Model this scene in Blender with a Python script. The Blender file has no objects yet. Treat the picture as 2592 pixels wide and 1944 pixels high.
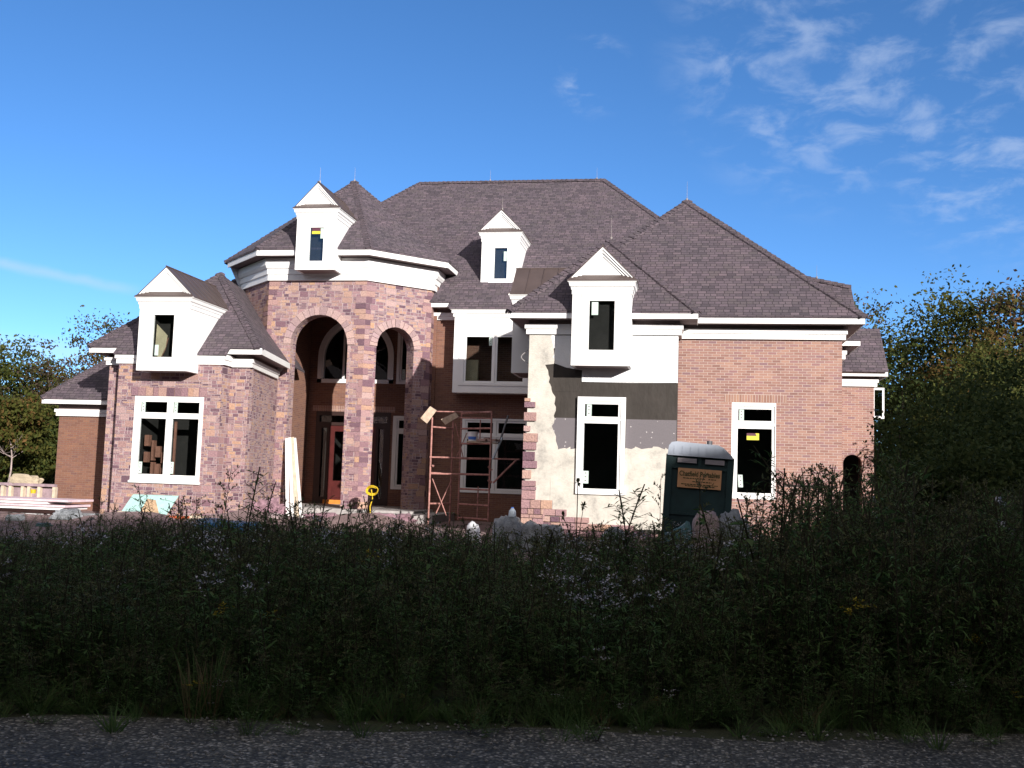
import bpy, math, random
import numpy as np
from mathutils import Vector, Matrix

random.seed(7)
RNG = np.random.default_rng(11)
S = bpy.context.scene
COL = S.collection
R = math.radians

# ------------------------------------------------------------------ camera
F = 2600.0
YAW, PIT, ROL = 0.17271423, 0.09047318, 0.03206665
EYE = Vector((0, 0, 1.6))
fw = Vector((-math.sin(YAW)*math.cos(PIT), math.cos(YAW)*math.cos(PIT), math.sin(PIT)))
r0 = Vector((math.cos(YAW), math.sin(YAW), 0))
u0 = r0.cross(fw)
rt = r0*math.cos(ROL) + u0*math.sin(ROL)
up = -r0*math.sin(ROL) + u0*math.cos(ROL)

def ray(x, y):
    return fw + rt*((x-1296)/F) - up*((y-972)/F)
def UY(x, y, Y):
    """the point at depth Y seen at photo pixel x, y (survey of the photograph)"""
    d = ray(x, y)
    return EYE + d*(Y/d.y)
def UZ(x, y, Z):
    d = ray(x, y)
    return EYE + d*((Z-1.6)/d.z)

cam = bpy.data.cameras.new('camera')
cam.sensor_width = 36
cam.lens = 36*F/2592
cam.clip_end = 3000
cam.clip_start = 0.1
co = bpy.data.objects.new('camera', cam)
COL.objects.link(co)
m = Matrix((rt, up, -fw)).transposed().to_4x4()
m.translation = EYE
co.matrix_world = m
S.camera = co

# ------------------------------------------------------------------ materials
def nodes(name):
    mt = bpy.data.materials.new(name)
    mt.use_nodes = True
    nt = mt.node_tree
    b = nt.nodes['Principled BSDF']
    return mt, nt, b
def N(nt, typ, **kw):
    n = nt.nodes.new(typ)
    for k, v in kw.items():
        if k in n.inputs:
            n.inputs[k].default_value = v
        else:
            setattr(n, k, v)
    return n
def L(nt, a, b):
    nt.links.new(a, b)
def ramp(nt, stops, interp='LINEAR'):
    n = nt.nodes.new('ShaderNodeValToRGB')
    cr = n.color_ramp
    cr.interpolation = interp
    while len(cr.elements) < len(stops):
        cr.elements.new(0.5)
    for e, (p, c) in zip(cr.elements, stops):
        e.position = p
        e.color = (*c, 1) if len(c) == 3 else c
    return n
def mixc(nt, fac, a, b, blend='MIX'):
    n = nt.nodes.new('ShaderNodeMix')
    n.data_type = 'RGBA'
    n.blend_type = blend
    for sock, v in ((n.inputs[0], fac), (n.inputs[6], a), (n.inputs[7], b)):
        if hasattr(v, 'is_linked'):
            L(nt, v, sock)
        elif isinstance(v, (tuple, list)):
            sock.default_value = (*v, 1) if len(v) == 3 else v
        else:
            sock.default_value = v
    return n.outputs[2]
def math_(nt, op, a, b=None):
    n = nt.nodes.new('ShaderNodeMath')
    n.operation = op
    for i, v in enumerate((a, b)):
        if v is None:
            continue
        if hasattr(v, 'is_linked'):
            L(nt, v, n.inputs[i])
        else:
            n.inputs[i].default_value = v
    return n.outputs[0]
def uvnode(nt):
    return nt.nodes.new('ShaderNodeUVMap').outputs[0]
def bump(nt, b, h, dist, strength=1.0):
    n = N(nt, 'ShaderNodeBump', Strength=strength, Distance=dist)
    L(nt, h, n.inputs['Height'])
    L(nt, n.outputs[0], b.inputs['Normal'])
def noise(nt, vec, scale, detail=4, rough=0.6):
    n = N(nt, 'ShaderNodeTexNoise', Scale=scale, Detail=detail, Roughness=rough)
    if vec is not None:
        L(nt, vec, n.inputs['Vector'])
    return n.outputs[0]
def obco(nt):
    return nt.nodes.new('ShaderNodeTexCoord').outputs['Object']

def plain(name, col, rough=0.6, var=0.15, scale=6, bmp=0.0, metal=0.0, spec=0.5):
    """one colour with slow wear and a little grain"""
    mt, nt, b = nodes(name)
    co_ = obco(nt)
    f = noise(nt, co_, scale, 6)
    c2 = tuple(max(0, c*(1-var*1.6)) for c in col)
    c1 = tuple(min(1, c*(1+var)) for c in col)
    r_ = ramp(nt, [(0.3, c2), (0.7, c1)])
    L(nt, f, r_.inputs[0])
    L(nt, r_.outputs[0], b.inputs['Base Color'])
    b.inputs['Roughness'].default_value = rough
    b.inputs['Metallic'].default_value = metal
    b.inputs['Specular IOR Level'].default_value = spec
    if bmp:
        bump(nt, b, noise(nt, co_, scale*8, 4), bmp)
    return mt

def brick_tex(nt, vec, w, h, mortar, offset=0.5, squash=1.0, sqf=2, smooth=0.1):
    n = nt.nodes.new('ShaderNodeTexBrick')
    n.offset = offset
    n.squash = squash
    n.squash_frequency = sqf
    L(nt, vec, n.inputs['Vector'])
    n.inputs['Color1'].default_value = (0, 0, 0, 1)
    n.inputs['Color2'].default_value = (1, 1, 1, 1)
    n.inputs['Mortar'].default_value = (0, 0, 0, 1)
    n.inputs['Scale'].default_value = 1
    n.inputs['Mortar Size'].default_value = mortar
    n.inputs['Mortar Smooth'].default_value = smooth
    n.inputs['Bias'].default_value = 0
    n.inputs['Brick Width'].default_value = w
    n.inputs['Row Height'].default_value = h
    return n

def wobble(nt, vec, amt, scale):
    """shift the coordinates a little so that courses are not ruler straight"""
    n = N(nt, 'ShaderNodeTexNoise', Scale=scale, Detail=2)
    L(nt, vec, n.inputs['Vector'])
    s = N(nt, 'ShaderNodeVectorMath', operation='SUBTRACT')
    L(nt, n.outputs[1], s.inputs[0])
    s.inputs[1].default_value = (0.5, 0.5, 0.5)
    k = N(nt, 'ShaderNodeVectorMath', operation='SCALE')
    L(nt, s.outputs[0], k.inputs[0])
    k.inputs['Scale'].default_value = amt
    a = N(nt, 'ShaderNodeVectorMath', operation='ADD')
    L(nt, vec, a.inputs[0])
    L(nt, k.outputs[0], a.inputs[1])
    return a.outputs[0]

BRICKS = [(0.0, (.25, .135, .10)), (.2, (.335, .185, .13)), (.42, (.39, .235, .165)), (.6, (.30, .165, .15)),
          (.8, (.43, .26, .175)), (1, (.235, .14, .145))]
def brick_mat(name, rot=False, cols=BRICKS, mort=(.50, .40, .36)):
    mt, nt, b = nodes(name)
    v = wobble(nt, uvnode(nt), 0.012, 3.0)
    if rot:
        br = brick_tex(nt, v, 0.0715, 0.4, 0.006, offset=0.0)
    else:
        br = brick_tex(nt, v, 0.225, 0.0715, 0.0062)
    r_ = ramp(nt, cols)
    L(nt, br.outputs[0], r_.inputs[0])
    grain = noise(nt, v, 34, 5)
    big = noise(nt, v, 0.9, 4)
    c = mixc(nt, math_(nt, 'MULTIPLY', grain, 0.55), r_.outputs[0], (.19, .115, .105))
    g2 = ramp(nt, [(.3, (.84, .82, .84)), (.7, (1.08, 1.05, 1.0))])
    L(nt, big, g2.inputs[0])
    c = mixc(nt, 1.0, c, g2.outputs[0], 'MULTIPLY')
    c = mixc(nt, br.outputs[1], c, mort)
    L(nt, c, b.inputs['Base Color'])
    b.inputs['Roughness'].default_value = 0.9
    h = math_(nt, 'ADD', math_(nt, 'MULTIPLY', br.outputs[1], -1.0), math_(nt, 'MULTIPLY', grain, 0.4))
    bump(nt, b, h, 0.006)
    return mt

STONES = [(0.0, (.15, .10, .12)), (.10, (.23, .15, .17)), (.22, (.36, .25, .24)), (.34, (.50, .375, .27)),
          (.46, (.42, .30, .285)), (.56, (.26, .175, .20)), (.66, (.52, .42, .36)), (.78, (.56, .40, .235)), (.88, (.44, .32, .30)), (1, (.155, .10, .125))]
def N_scale(nt, v, k):
    n = N(nt, 'ShaderNodeVectorMath', operation='SCALE')
    L(nt, v, n.inputs[0])
    n.inputs['Scale'].default_value = k
    return n.outputs[0]
def stone_mat(name, block=False, cols=None):
    mt, nt, b = nodes(name)
    v = wobble(nt, uvnode(nt), 0.03, 4.0)
    grain = noise(nt, v, 22, 6)
    if block:
        g = nt.nodes.new('ShaderNodeNewGeometry')
        rnd = g.outputs['Random Per Island']
        mort = None
    else:
        v = N_scale(nt, v, 1.18)
        A = brick_tex(nt, v, 0.36, 0.125, 0.010, offset=0.42, squash=0.62, sqf=3, smooth=0.25)
        A.offset_frequency = 2
        B = brick_tex(nt, v, 0.47, 0.25, 0.011, offset=0.36, squash=0.8, sqf=2, smooth=0.25)
        C = brick_tex(nt, v, 0.24, 0.0625, 0.008, offset=0.5, squash=1.4, sqf=2, smooth=0.25)
        selB = math_(nt, 'GREATER_THAN', B.outputs[0], 0.82)
        selC = math_(nt, 'MULTIPLY', math_(nt, 'GREATER_THAN', 0.36, B.outputs[0]), 1.0)
        rnd = mixc(nt, selB, A.outputs[0], B.outputs[0])
        # a second draw so that the big blocks are not all of one shade
        wn = N(nt, 'ShaderNodeTexWhiteNoise', noise_dimensions='1D')
        L(nt, math_(nt, 'MULTIPLY', B.outputs[0], 913.7), wn.inputs['W'])
        rnd = mixc(nt, selB, rnd, wn.outputs[0])
        rnd = mixc(nt, selC, rnd, C.outputs[0])
        mort = mixc(nt, selB, A.outputs[1], (0, 0, 0))
        mort = mixc(nt, selC, mort, C.outputs[1])
        mort = math_(nt, 'MAXIMUM', mort, B.outputs[1])
    r_ = ramp(nt, [(p, (c[0]*.79, c[1]*.69, c[2]*.755)) for p, c in (cols or STONES)])
    L(nt, rnd, r_.inputs[0])
    gr = ramp(nt, [(.3, (.72, .70, .74)), (.68, (1.16, 1.13, 1.10))])
    L(nt, grain, gr.inputs[0])
    c = mixc(nt, 1.0, r_.outputs[0], gr.outputs[0], 'MULTIPLY')
    h = math_(nt, 'MULTIPLY', grain, 0.9)
    if mort is not None:
        c = mixc(nt, mort, c, (.49, .385, .395))
        h = math_(nt, 'ADD', h, math_(nt, 'MULTIPLY', mort, -1.2))
        h = math_(nt, 'ADD', h, math_(nt, 'MULTIPLY', rnd, 0.6))
    L(nt, c, b.inputs['Base Color'])
    b.inputs['Roughness'].default_value = 0.92
    bump(nt, b, h, 0.035)
    return mt

def shingle_mat(name):
    mt, nt, b = nodes(name)
    v = wobble(nt, uvnode(nt), 0.02, 2.5)
    A = brick_tex(nt, v, 0.24, 0.128, 0.010, offset=0.37, squash=0.7, sqf=3, smooth=0.6)
    r_ = ramp(nt, [(0, (.058, .048, .058)), (.25, (.084, .068, .081)), (.5, (.108, .086, .103)), (.72, (.086, .073, .079)), (1, (.130, .102, .119))])
    L(nt, A.outputs[0], r_.inputs[0])
    g = noise(nt, v, 60, 3)
    big = noise(nt, v, 0.6, 5)
    gr = ramp(nt, [(.3, (.80, .80, .80)), (.7, (1.15, 1.12, 1.1))])
    L(nt, g, gr.inputs[0])
    c = mixc(nt, 1.0, r_.outputs[0], gr.outputs[0], 'MULTIPLY')
    g3 = ramp(nt, [(.3, (.86, .88, .9)), (.7, (1.1, 1.04, 1.06))])
    L(nt, big, g3.inputs[0])
    c = mixc(nt, 1.0, c, g3.outputs[0], 'MULTIPLY')
    c = mixc(nt, math_(nt, 'MULTIPLY', A.outputs[1], 0.55), c, (.030, .023, .027))
    L(nt, c, b.inputs['Base Color'])
    b.inputs['Roughness'].default_value = 0.93
    h = math_(nt, 'ADD', math_(nt, 'MULTIPLY', A.outputs[1], -1.0), math_(nt, 'MULTIPLY', A.outputs[0], 0.5))
    bump(nt, b, h, 0.02)
    return mt

def glass_mat(name):
    """double glazing: dark, see-through, with a mirror share that grows at grazing angles"""
    mt, nt, b = nodes(name)
    nt.nodes.remove(b)
    out = nt.nodes['Material Output']
    tr = N(nt, 'ShaderNodeBsdfTransparent', Color=(.82, .85, .85, 1))
    gl = N(nt, 'ShaderNodeBsdfGlossy', Roughness=0.015, Color=(.95, .97, 1, 1))
    n = noise(nt, obco(nt), 1.6, 2)
    bp = N(nt, 'ShaderNodeBump', Strength=0.25, Distance=0.01)
    L(nt, n, bp.inputs['Height'])
    L(nt, bp.outputs[0], gl.inputs['Normal'])
    fr = N(nt, 'ShaderNodeFresnel', IOR=1.6)
    ge = nt.nodes.new('ShaderNodeNewGeometry')
    # the same share from either side of the sheet
    L(nt, math_(nt, 'ADD', 1.6, math_(nt, 'MULTIPLY', ge.outputs['Backfacing'], 1/1.6-1.6)), fr.inputs['IOR'])
    mx = nt.nodes.new('ShaderNodeMixShader')
    L(nt, fr.outputs[0], mx.inputs[0])
    L(nt, tr.outputs[0], mx.inputs[1])
    L(nt, gl.outputs[0], mx.inputs[2])
    L(nt, mx.outputs[0], out.inputs[0])
    return mt

def leaf_mat(name, cols, trans=0.25):
    mt, nt, b = nodes(name)
    g = nt.nodes.new('ShaderNodeNewGeometry')
    r_ = ramp(nt, cols)
    oc = obco(nt)
    f = math_(nt, 'ADD', math_(nt, 'MULTIPLY', g.outputs['Random Per Island'], 0.45), math_(nt, 'MULTIPLY', noise(nt, oc, 0.8, 4), 0.55))
    L(nt, f, r_.inputs[0])
    L(nt, r_.outputs[0], b.inputs['Base Color'])
    b.inputs['Roughness'].default_value = 0.65
    b.inputs['Specular IOR Level'].default_value = 0.08
    tl = nt.nodes.new('ShaderNodeBsdfTranslucent')
    L(nt, r_.outputs[0], tl.inputs[0])
    mx = nt.nodes.new('ShaderNodeMixShader')
    mx.inputs[0].default_value = trans
    L(nt, b.outputs[0], mx.inputs[1])
    L(nt, tl.outputs[0], mx.inputs[2])
    L(nt, mx.outputs[0], nt.nodes['Material Output'].inputs[0])
    return mt

def felt_mat(name):
    mt, nt, b = nodes(name)
    v = uvnode(nt)
    mp = N(nt, 'ShaderNodeMapping')
    L(nt, v, mp.inputs[0])
    mp.inputs['Scale'].default_value = (2.6, 1.3, 1)
    wr = noise(nt, mp.outputs[0], 1.0, 3)
    r_ = ramp(nt, [(.3, (.020, .0155, .012)), (.7, (.036, .029, .024))])
    L(nt, noise(nt, v, 1.5, 5), r_.inputs[0])
    L(nt, r_.outputs[0], b.inputs['Base Color'])
    b.inputs['Roughness'].default_value = 0.75
    bump(nt, b, wr, 0.03)
    return mt

def lath_mat(name):
    mt, nt, b = nodes(name)
    v = uvnode(nt)
    vo = N(nt, 'ShaderNodeTexVoronoi', Scale=7.0, Randomness=0.35)
    L(nt, v, vo.inputs['Vector'])
    dot = math_(nt, 'LESS_THAN', vo.outputs[0], 0.10)
    sel = math_(nt, 'GREATER_THAN', noise(nt, v, 2.3, 2), 0.44)
    dot = math_(nt, 'MULTIPLY', dot, sel)
    br = brick_tex(nt, v, 0.03, 0.012, 0.002, smooth=0.3)
    c = mixc(nt, br.outputs[1], (.085, .078, .085), (.20, .175, .19))
    c = mixc(nt, dot, c, (.55, .52, .52))
    L(nt, c, b.inputs['Base Color'])
    b.inputs['Roughness'].default_value = 0.6
    return mt

def stucco_mat(name):
    mt, nt, b = nodes(name)
    v = obco(nt)
    r_ = ramp(nt, [(.3, (.30, .285, .26)), (.46, (.48, .455, .405)), (.6, (.56, .53, .47)), (.75, (.62, .59, .525))])
    L(nt, noise(nt, v, 2.2, 8, 0.7), r_.inputs[0])
    L(nt, r_.outputs[0], b.inputs['Base Color'])
    b.inputs['Roughness'].default_value = 0.95
    mp = N(nt, 'ShaderNodeMapping')
    L(nt, v, mp.inputs[0])
    mp.inputs['Scale'].default_value = (1, 1, 6)
    bump(nt, b, noise(nt, mp.outputs[0], 14, 5), 0.012)
    return mt

def road_mat(name):
    mt, nt, b = nodes(name)
    v = obco(nt)
    vo = N(nt, 'ShaderNodeTexVoronoi', Scale=48.0)
    L(nt, v, vo.inputs['Vector'])
    sp = nt.nodes.new('ShaderNodeSeparateColor')
    L(nt, vo.outputs[1], sp.inputs[0])
    r_ = ramp(nt, [(0, (.052, .052, .040)), (.5, (.096, .095, .076)), (.75, (.15, .147, .118)), (.9, (.27, .26, .215)), (1, (.46, .44, .37))])
    L(nt, sp.outputs[0], r_.inputs[0])
    ed = ramp(nt, [(.25, (1, 1, 1)), (.75, (.35, .35, .36))])
    L(nt, vo.outputs[0], ed.inputs[0])
    c = mixc(nt, 1.0, r_.outputs[0], ed.outputs[0], 'MULTIPLY')
    big = ramp(nt, [(.35, (.55, .56, .58)), (.65, (1.25, 1.22, 1.2))])
    L(nt, noise(nt, v, 1.1, 6), big.inputs[0])
    c = mixc(nt, 1.0, c, big.outputs[0], 'MULTIPLY')
    L(nt, c, b.inputs['Base Color'])
    b.inputs['Roughness'].default_value = 0.8
    h = math_(nt, 'MULTIPLY', vo.outputs[0], -1.0)
    bump(nt, b, h, 0.012)
    return mt

def ground_mat(name):
    mt, nt, b = nodes(name)
    v = obco(nt)
    r_ = ramp(nt, [(.25, (.10, .075, .065)), (.45, (.22, .15, .145)), (.6, (.30, .21, .205)), (.8, (.16, .115, .10))])
    L(nt, noise(nt, v, 1.3, 10, 0.72), r_.inputs[0])
    gr = ramp(nt, [(.3, (.025, .036, .014)), (.7, (.055, .062, .025))])
    L(nt, noise(nt, v, 3.0, 6), gr.inputs[0])
    # bare dirt on the building plot only, rough grass everywhere else
    sx = nt.nodes.new('ShaderNodeSeparateXYZ')
    L(nt, v, sx.inputs[0])
    wob = math_(nt, 'MULTIPLY', math_(nt, 'SUBTRACT', noise(nt, v, 0.5, 3), 0.5), 6.0)
    yy = math_(nt, 'ADD', sx.outputs[1], wob)
    m1 = math_(nt, 'GREATER_THAN', yy, 19.0)
    m2 = math_(nt, 'LESS_THAN', yy, 52.0)
    xx = math_(nt, 'ADD', sx.outputs[0], wob)
    m3 = math_(nt, 'GREATER_THAN', xx, -27.0)
    m4 = math_(nt, 'LESS_THAN', xx, 7.5)
    mm = math_(nt, 'MULTIPLY', math_(nt, 'MULTIPLY', m1, m2), math_(nt, 'MULTIPLY', m3, m4))
    c = mixc(nt, mm, gr.outputs[0], r_.outputs[0])
    L(nt, c, b.inputs['Base Color'])
    b.inputs['Roughness'].default_value = 1.0
    bump(nt, b, noise(nt, v, 9, 8, 0.7), 0.08)
    return mt

M = {}
M['brick'] = brick_mat('brick', cols=[(p, (c[0]*.97, c[1]*.955, c[2]*1.07)) for p, c in BRICKS])
ORANGE_SHADE = [(p, (c[0]*.55, c[1]*.42, c[2]*.33)) for p, c in BRICKS]  # orange brick, darkened further so the porch and middle walls look shaded
M['brick_orange_shade'] = brick_mat('orange_shade_brick', cols=ORANGE_SHADE, mort=(.24, .155, .12))
M['soldier'] = brick_mat('soldier_brick', rot=True)
M['stone'] = stone_mat('stone_veneer')
M['block'] = stone_mat('stone_block', block=True)
M['arch_block'] = stone_mat('pale_arch_stone', block=True, cols=[(0, (.36, .29, .27)), (.4, (.50, .42, .37)), (.75, (.58, .47, .38)), (1, (.44, .36, .35))])
M['shingle'] = shingle_mat('shingle')
M['glass'] = glass_mat('glass')
M['white'] = plain('white_paint', (.80, .80, .79), 0.55, 0.03, 1.5)
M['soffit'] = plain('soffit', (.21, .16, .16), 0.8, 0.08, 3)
M['metal_roof'] = plain('bronze_metal', (.105, .078, .072), 0.45, 0.10, 2, metal=0.25)
M['felt'] = felt_mat('felt_paper')
M['lath'] = lath_mat('wire_lath')
M['stucco'] = stucco_mat('scratch_coat')
M['wrap'] = plain('house_wrap', (.80, .81, .82), 0.6, 0.04, 2.5, bmp=0.02)
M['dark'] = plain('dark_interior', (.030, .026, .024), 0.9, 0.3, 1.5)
M['raw_wood'] = plain('raw_wood', (.42, .29, .18), 0.8, 0.25, 9)
M['red_door'] = plain('red_door', (.075, .014, .013), 0.4, 0.15, 4)
M['dark_wood'] = plain('dark_wood', (.030, .013, .011), 0.5, 0.2, 5)
M['orange_wood'] = plain('orange_board', (.60, .22, .035), 0.6, 0.15, 6)
M['sticker'] = plain('pale_sticker', (.50, .62, .56), 0.6, 0.05, 12)
M['yellow'] = plain('yellow_label', (.62, .55, .05), 0.5, 0.08, 12)
M['label_dark'] = plain('label_print', (.10, .03, .05), 0.6, 0.1, 12)
M['carton'] = plain('carton', (.33, .15, .105), 0.8, 0.15, 5)
M['curtain'] = plain('plywood_sheet', (.62, .52, .34), 0.8, 0.12, 3)
M['rod'] = plain('lightning_rod', (.55, .48, .42), 0.35, 0.1, 9, metal=0.7)
M['road'] = road_mat('chip_seal')
M['ground'] = ground_mat('ground')
M['concrete'] = plain('concrete', (.36, .34, .33), 0.9, 0.15, 5, bmp=0.01)

# ------------------------------------------------------------------ mesh building
class MB:
    def __init__(self, T=None):
        self.v, self.f, self.uv, self.mi = [], [], [], []
        self.T = T
    def poly(self, pts, mi=0, uv=None):
        pts = [Vector(p) for p in pts]
        if self.T is not None:
            pts = [self.T @ p for p in pts]
        if uv is None:
            n = Vector((0, 0, 0))
            for i in range(len(pts)):
                a, b2 = pts[i], pts[(i+1) % len(pts)]
                n += Vector(((a.y-b2.y)*(a.z+b2.z), (a.z-b2.z)*(a.x+b2.x), (a.x-b2.x)*(a.y+b2.y)))
            if n.length < 1e-12:
                return
            n.normalize()
            if abs(n.z) > 0.995:
                uv = [(p.x, p.y) for p in pts]
            else:
                t = Vector((0, 0, 1)).cross(n).normalized()
                s = n.cross(t)
                uv = [(p.dot(t), p.dot(s)) for p in pts]
        i0 = len(self.v)
        self.v += [tuple(p) for p in pts]
        self.f.append(list(range(i0, i0+len(pts))))
        self.uv.append(uv)
        self.mi.append(mi)
    def box(self, x0, x1, y0, y1, z0, z1, mi=0, M4=None):
        P = [Vector((x, y, z)) for x in (x0, x1) for y in (y0, y1) for z in (z0, z1)]
        if M4 is not None:
            P = [M4 @ p for p in P]
        for q in ((0, 1, 3, 2), (4, 6, 7, 5), (0, 4, 5, 1), (2, 3, 7, 6), (0, 2, 6, 4), (1, 5, 7, 3)):
            self.poly([P[k] for k in q], mi)
    def tube(self, a, b, r, n=8, mi=0, r2=None, caps=True):
        a, b = Vector(a), Vector(b)
        r2 = r if r2 is None else r2
        d = (b-a).normalized()
        t = d.orthogonal().normalized()
        s = d.cross(t)
        A = [a + (t*math.cos(2*math.pi*k/n) + s*math.sin(2*math.pi*k/n))*r for k in range(n)]
        B = [b + (t*math.cos(2*math.pi*k/n) + s*math.sin(2*math.pi*k/n))*r2 for k in range(n)]
        for k in range(n):
            j = (k+1) % n
            self.poly([A[k], A[j], B[j], B[k]], mi)
        if caps:
            self.poly(A[::-1], mi)
            self.poly(B, mi)
    def path(self, pts, r, n=6, mi=0):
        for a, b in zip(pts[:-1], pts[1:]):
            self.tube(a, b, r, n, mi)
    def slab(self, pts, off, mi=0, mi_side=None):
        """a flat polygon given thickness along off"""
        pts = [Vector(p) for p in pts]
        off = Vector(off)
        q = [p+off for p in pts]
        self.poly(pts, mi)
        self.poly(q[::-1], mi if mi_side is None else mi_side)
        for i in range(len(pts)):
            j = (i+1) % len(pts)
            self.poly([pts[j], pts[i], q[i], q[j]], mi if mi_side is None else mi_side)
    def plate(self, x0, x1, z0, z1, holes, y0, y1, mi=0):
        """a wall from y0 (front) to y1 with rectangular holes (hx0, hx1, hz0, hz1)"""
        xs = sorted({x0, x1, *[h[0] for h in holes], *[h[1] for h in holes]})
        zs = sorted({z0, z1, *[h[2] for h in holes], *[h[3] for h in holes]})
        xs = [x for x in xs if x0-1e-9 <= x <= x1+1e-9]
        zs = [z for z in zs if z0-1e-9 <= z <= z1+1e-9]
        for xa, xb in zip(xs[:-1], xs[1:]):
            for za, zb in zip(zs[:-1], zs[1:]):
                cx, cz = (xa+xb)/2, (za+zb)/2
                if any(h[0] < cx < h[1] and h[2] < cz < h[3] for h in holes):
                    continue
                self.poly([(xa, y0, za), (xb, y0, za), (xb, y0, zb), (xa, y0, zb)], mi)
                self.poly([(xa, y1, zb), (xb, y1, zb), (xb, y1, za), (xa, y1, za)], mi)
        self.poly([(x0, y1, z0), (x0, y0, z0), (x0, y0, z1), (x0, y1, z1)], mi)
        self.poly([(x1, y0, z0), (x1, y1, z0), (x1, y1, z1), (x1, y0, z1)], mi)
        self.poly([(x0, y0, z1), (x1, y0, z1), (x1, y1, z1), (x0, y1, z1)], mi)
        self.poly([(x0, y1, z0), (x1, y1, z0), (x1, y0, z0), (x0, y0, z0)], mi)
        for a, b, c, d in holes:
            self.poly([(a, y0, c), (a, y1, c), (a, y1, d), (a, y0, d)], mi)
            self.poly([(b, y1, c), (b, y0, c), (b, y0, d), (b, y1, d)], mi)
            self.poly([(a, y0, d), (a, y1, d), (b, y1, d), (b, y0, d)], mi)
            self.poly([(a, y1, c), (a, y0, c), (b, y0, c), (b, y1, c)], mi)
    def sweep(self, path, prof, mis=None, closed=False):
        """profile (out, z) run along a plan path; 'out' is to the right of the direction of travel"""
        n = len(path)
        P = [Vector((p[0], p[1])) for p in path]
        def nrm(a, b):
            d = (b-a).normalized()
            return Vector((d.y, -d.x))
        offs = []
        for i in range(n):
            if closed or 0 < i < n-1:
                n1 = nrm(P[i-1], P[i])
                n2 = nrm(P[i], P[(i+1) % n])
                b_ = (n1+n2).normalized()
                offs.append(b_/max(0.3, b_.dot(n1)))
            elif i == 0:
                offs.append(nrm(P[0], P[1]))
            else:
                offs.append(nrm(P[-2], P[-1]))
        rings = [[(P[i].x+offs[i].x*o, P[i].y+offs[i].y*o, z) for (o, z) in prof] for i in range(n)]
        m_ = len(prof)
        for i in range(n if closed else n-1):
            A, B = rings[i], rings[(i+1) % n]
            for k in range(m_-1):
                self.poly([A[k], B[k], B[k+1], A[k+1]], mis[k] if mis else 0)
        if not closed:
            self.poly(rings[0][::-1], mis[0] if mis else 0)
            self.poly(rings[-1], mis[0] if mis else 0)
    def build(self, name, mats, parent=None, smooth=False):
        me = bpy.data.meshes.new(name)
        me.from_pydata(self.v, [], self.f)
        if not isinstance(mats, (list, tuple)):
            mats = [mats]
        for mt in mats:
            me.materials.append(mt)
        lay = me.uv_layers.new(name='UVMap')
        flat = [c for u in self.uv for p in u for c in p]
        lay.data.foreach_set('uv', flat)
        me.polygons.foreach_set('material_index', self.mi)
        if smooth:
            me.polygons.foreach_set('use_smooth', [True]*len(self.f))
        me.update()
        o = bpy.data.objects.new(name, me)
        COL.objects.link(o)
        if parent is not None:
            o.parent = parent
            o.matrix_parent_inverse = Matrix.Translation(parent_loc(parent)).inverted()
        return o
def parent_loc(p):
    l = Vector(p.location)
    while p.parent is not None:
        p = p.parent
        l += Vector(p.location) * 0
    return l
def tag(o, label=None, cat=None, group=None, kind=None):
    if label: o['label'] = label
    if cat: o['category'] = cat
    if group: o['group'] = group
    if kind: o['kind'] = kind
    return o
def thing(name, loc, label, cat, group=None):
    o = bpy.data.objects.new(name, None)
    o.empty_display_size = 0.3
    COL.objects.link(o)
    o.location = loc
    return tag(o, label, cat, group)
# ================================================================== THE HOUSE
H = thing('brick_house', (-7, 30, 0), 'large unfinished brick and stone house with white dormers and steep shingle roofs', 'house')

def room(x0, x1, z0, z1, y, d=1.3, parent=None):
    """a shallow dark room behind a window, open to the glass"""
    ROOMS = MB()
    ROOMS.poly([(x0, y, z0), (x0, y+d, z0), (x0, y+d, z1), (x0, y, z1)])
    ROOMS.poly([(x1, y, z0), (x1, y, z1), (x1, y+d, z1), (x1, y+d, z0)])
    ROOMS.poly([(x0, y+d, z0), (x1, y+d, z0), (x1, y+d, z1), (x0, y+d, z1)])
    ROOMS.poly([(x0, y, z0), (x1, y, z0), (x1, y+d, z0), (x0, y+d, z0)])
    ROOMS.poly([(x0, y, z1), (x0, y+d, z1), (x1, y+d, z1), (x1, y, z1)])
    ROOMS.build('interior', M['dark'], parent or H)

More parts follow.
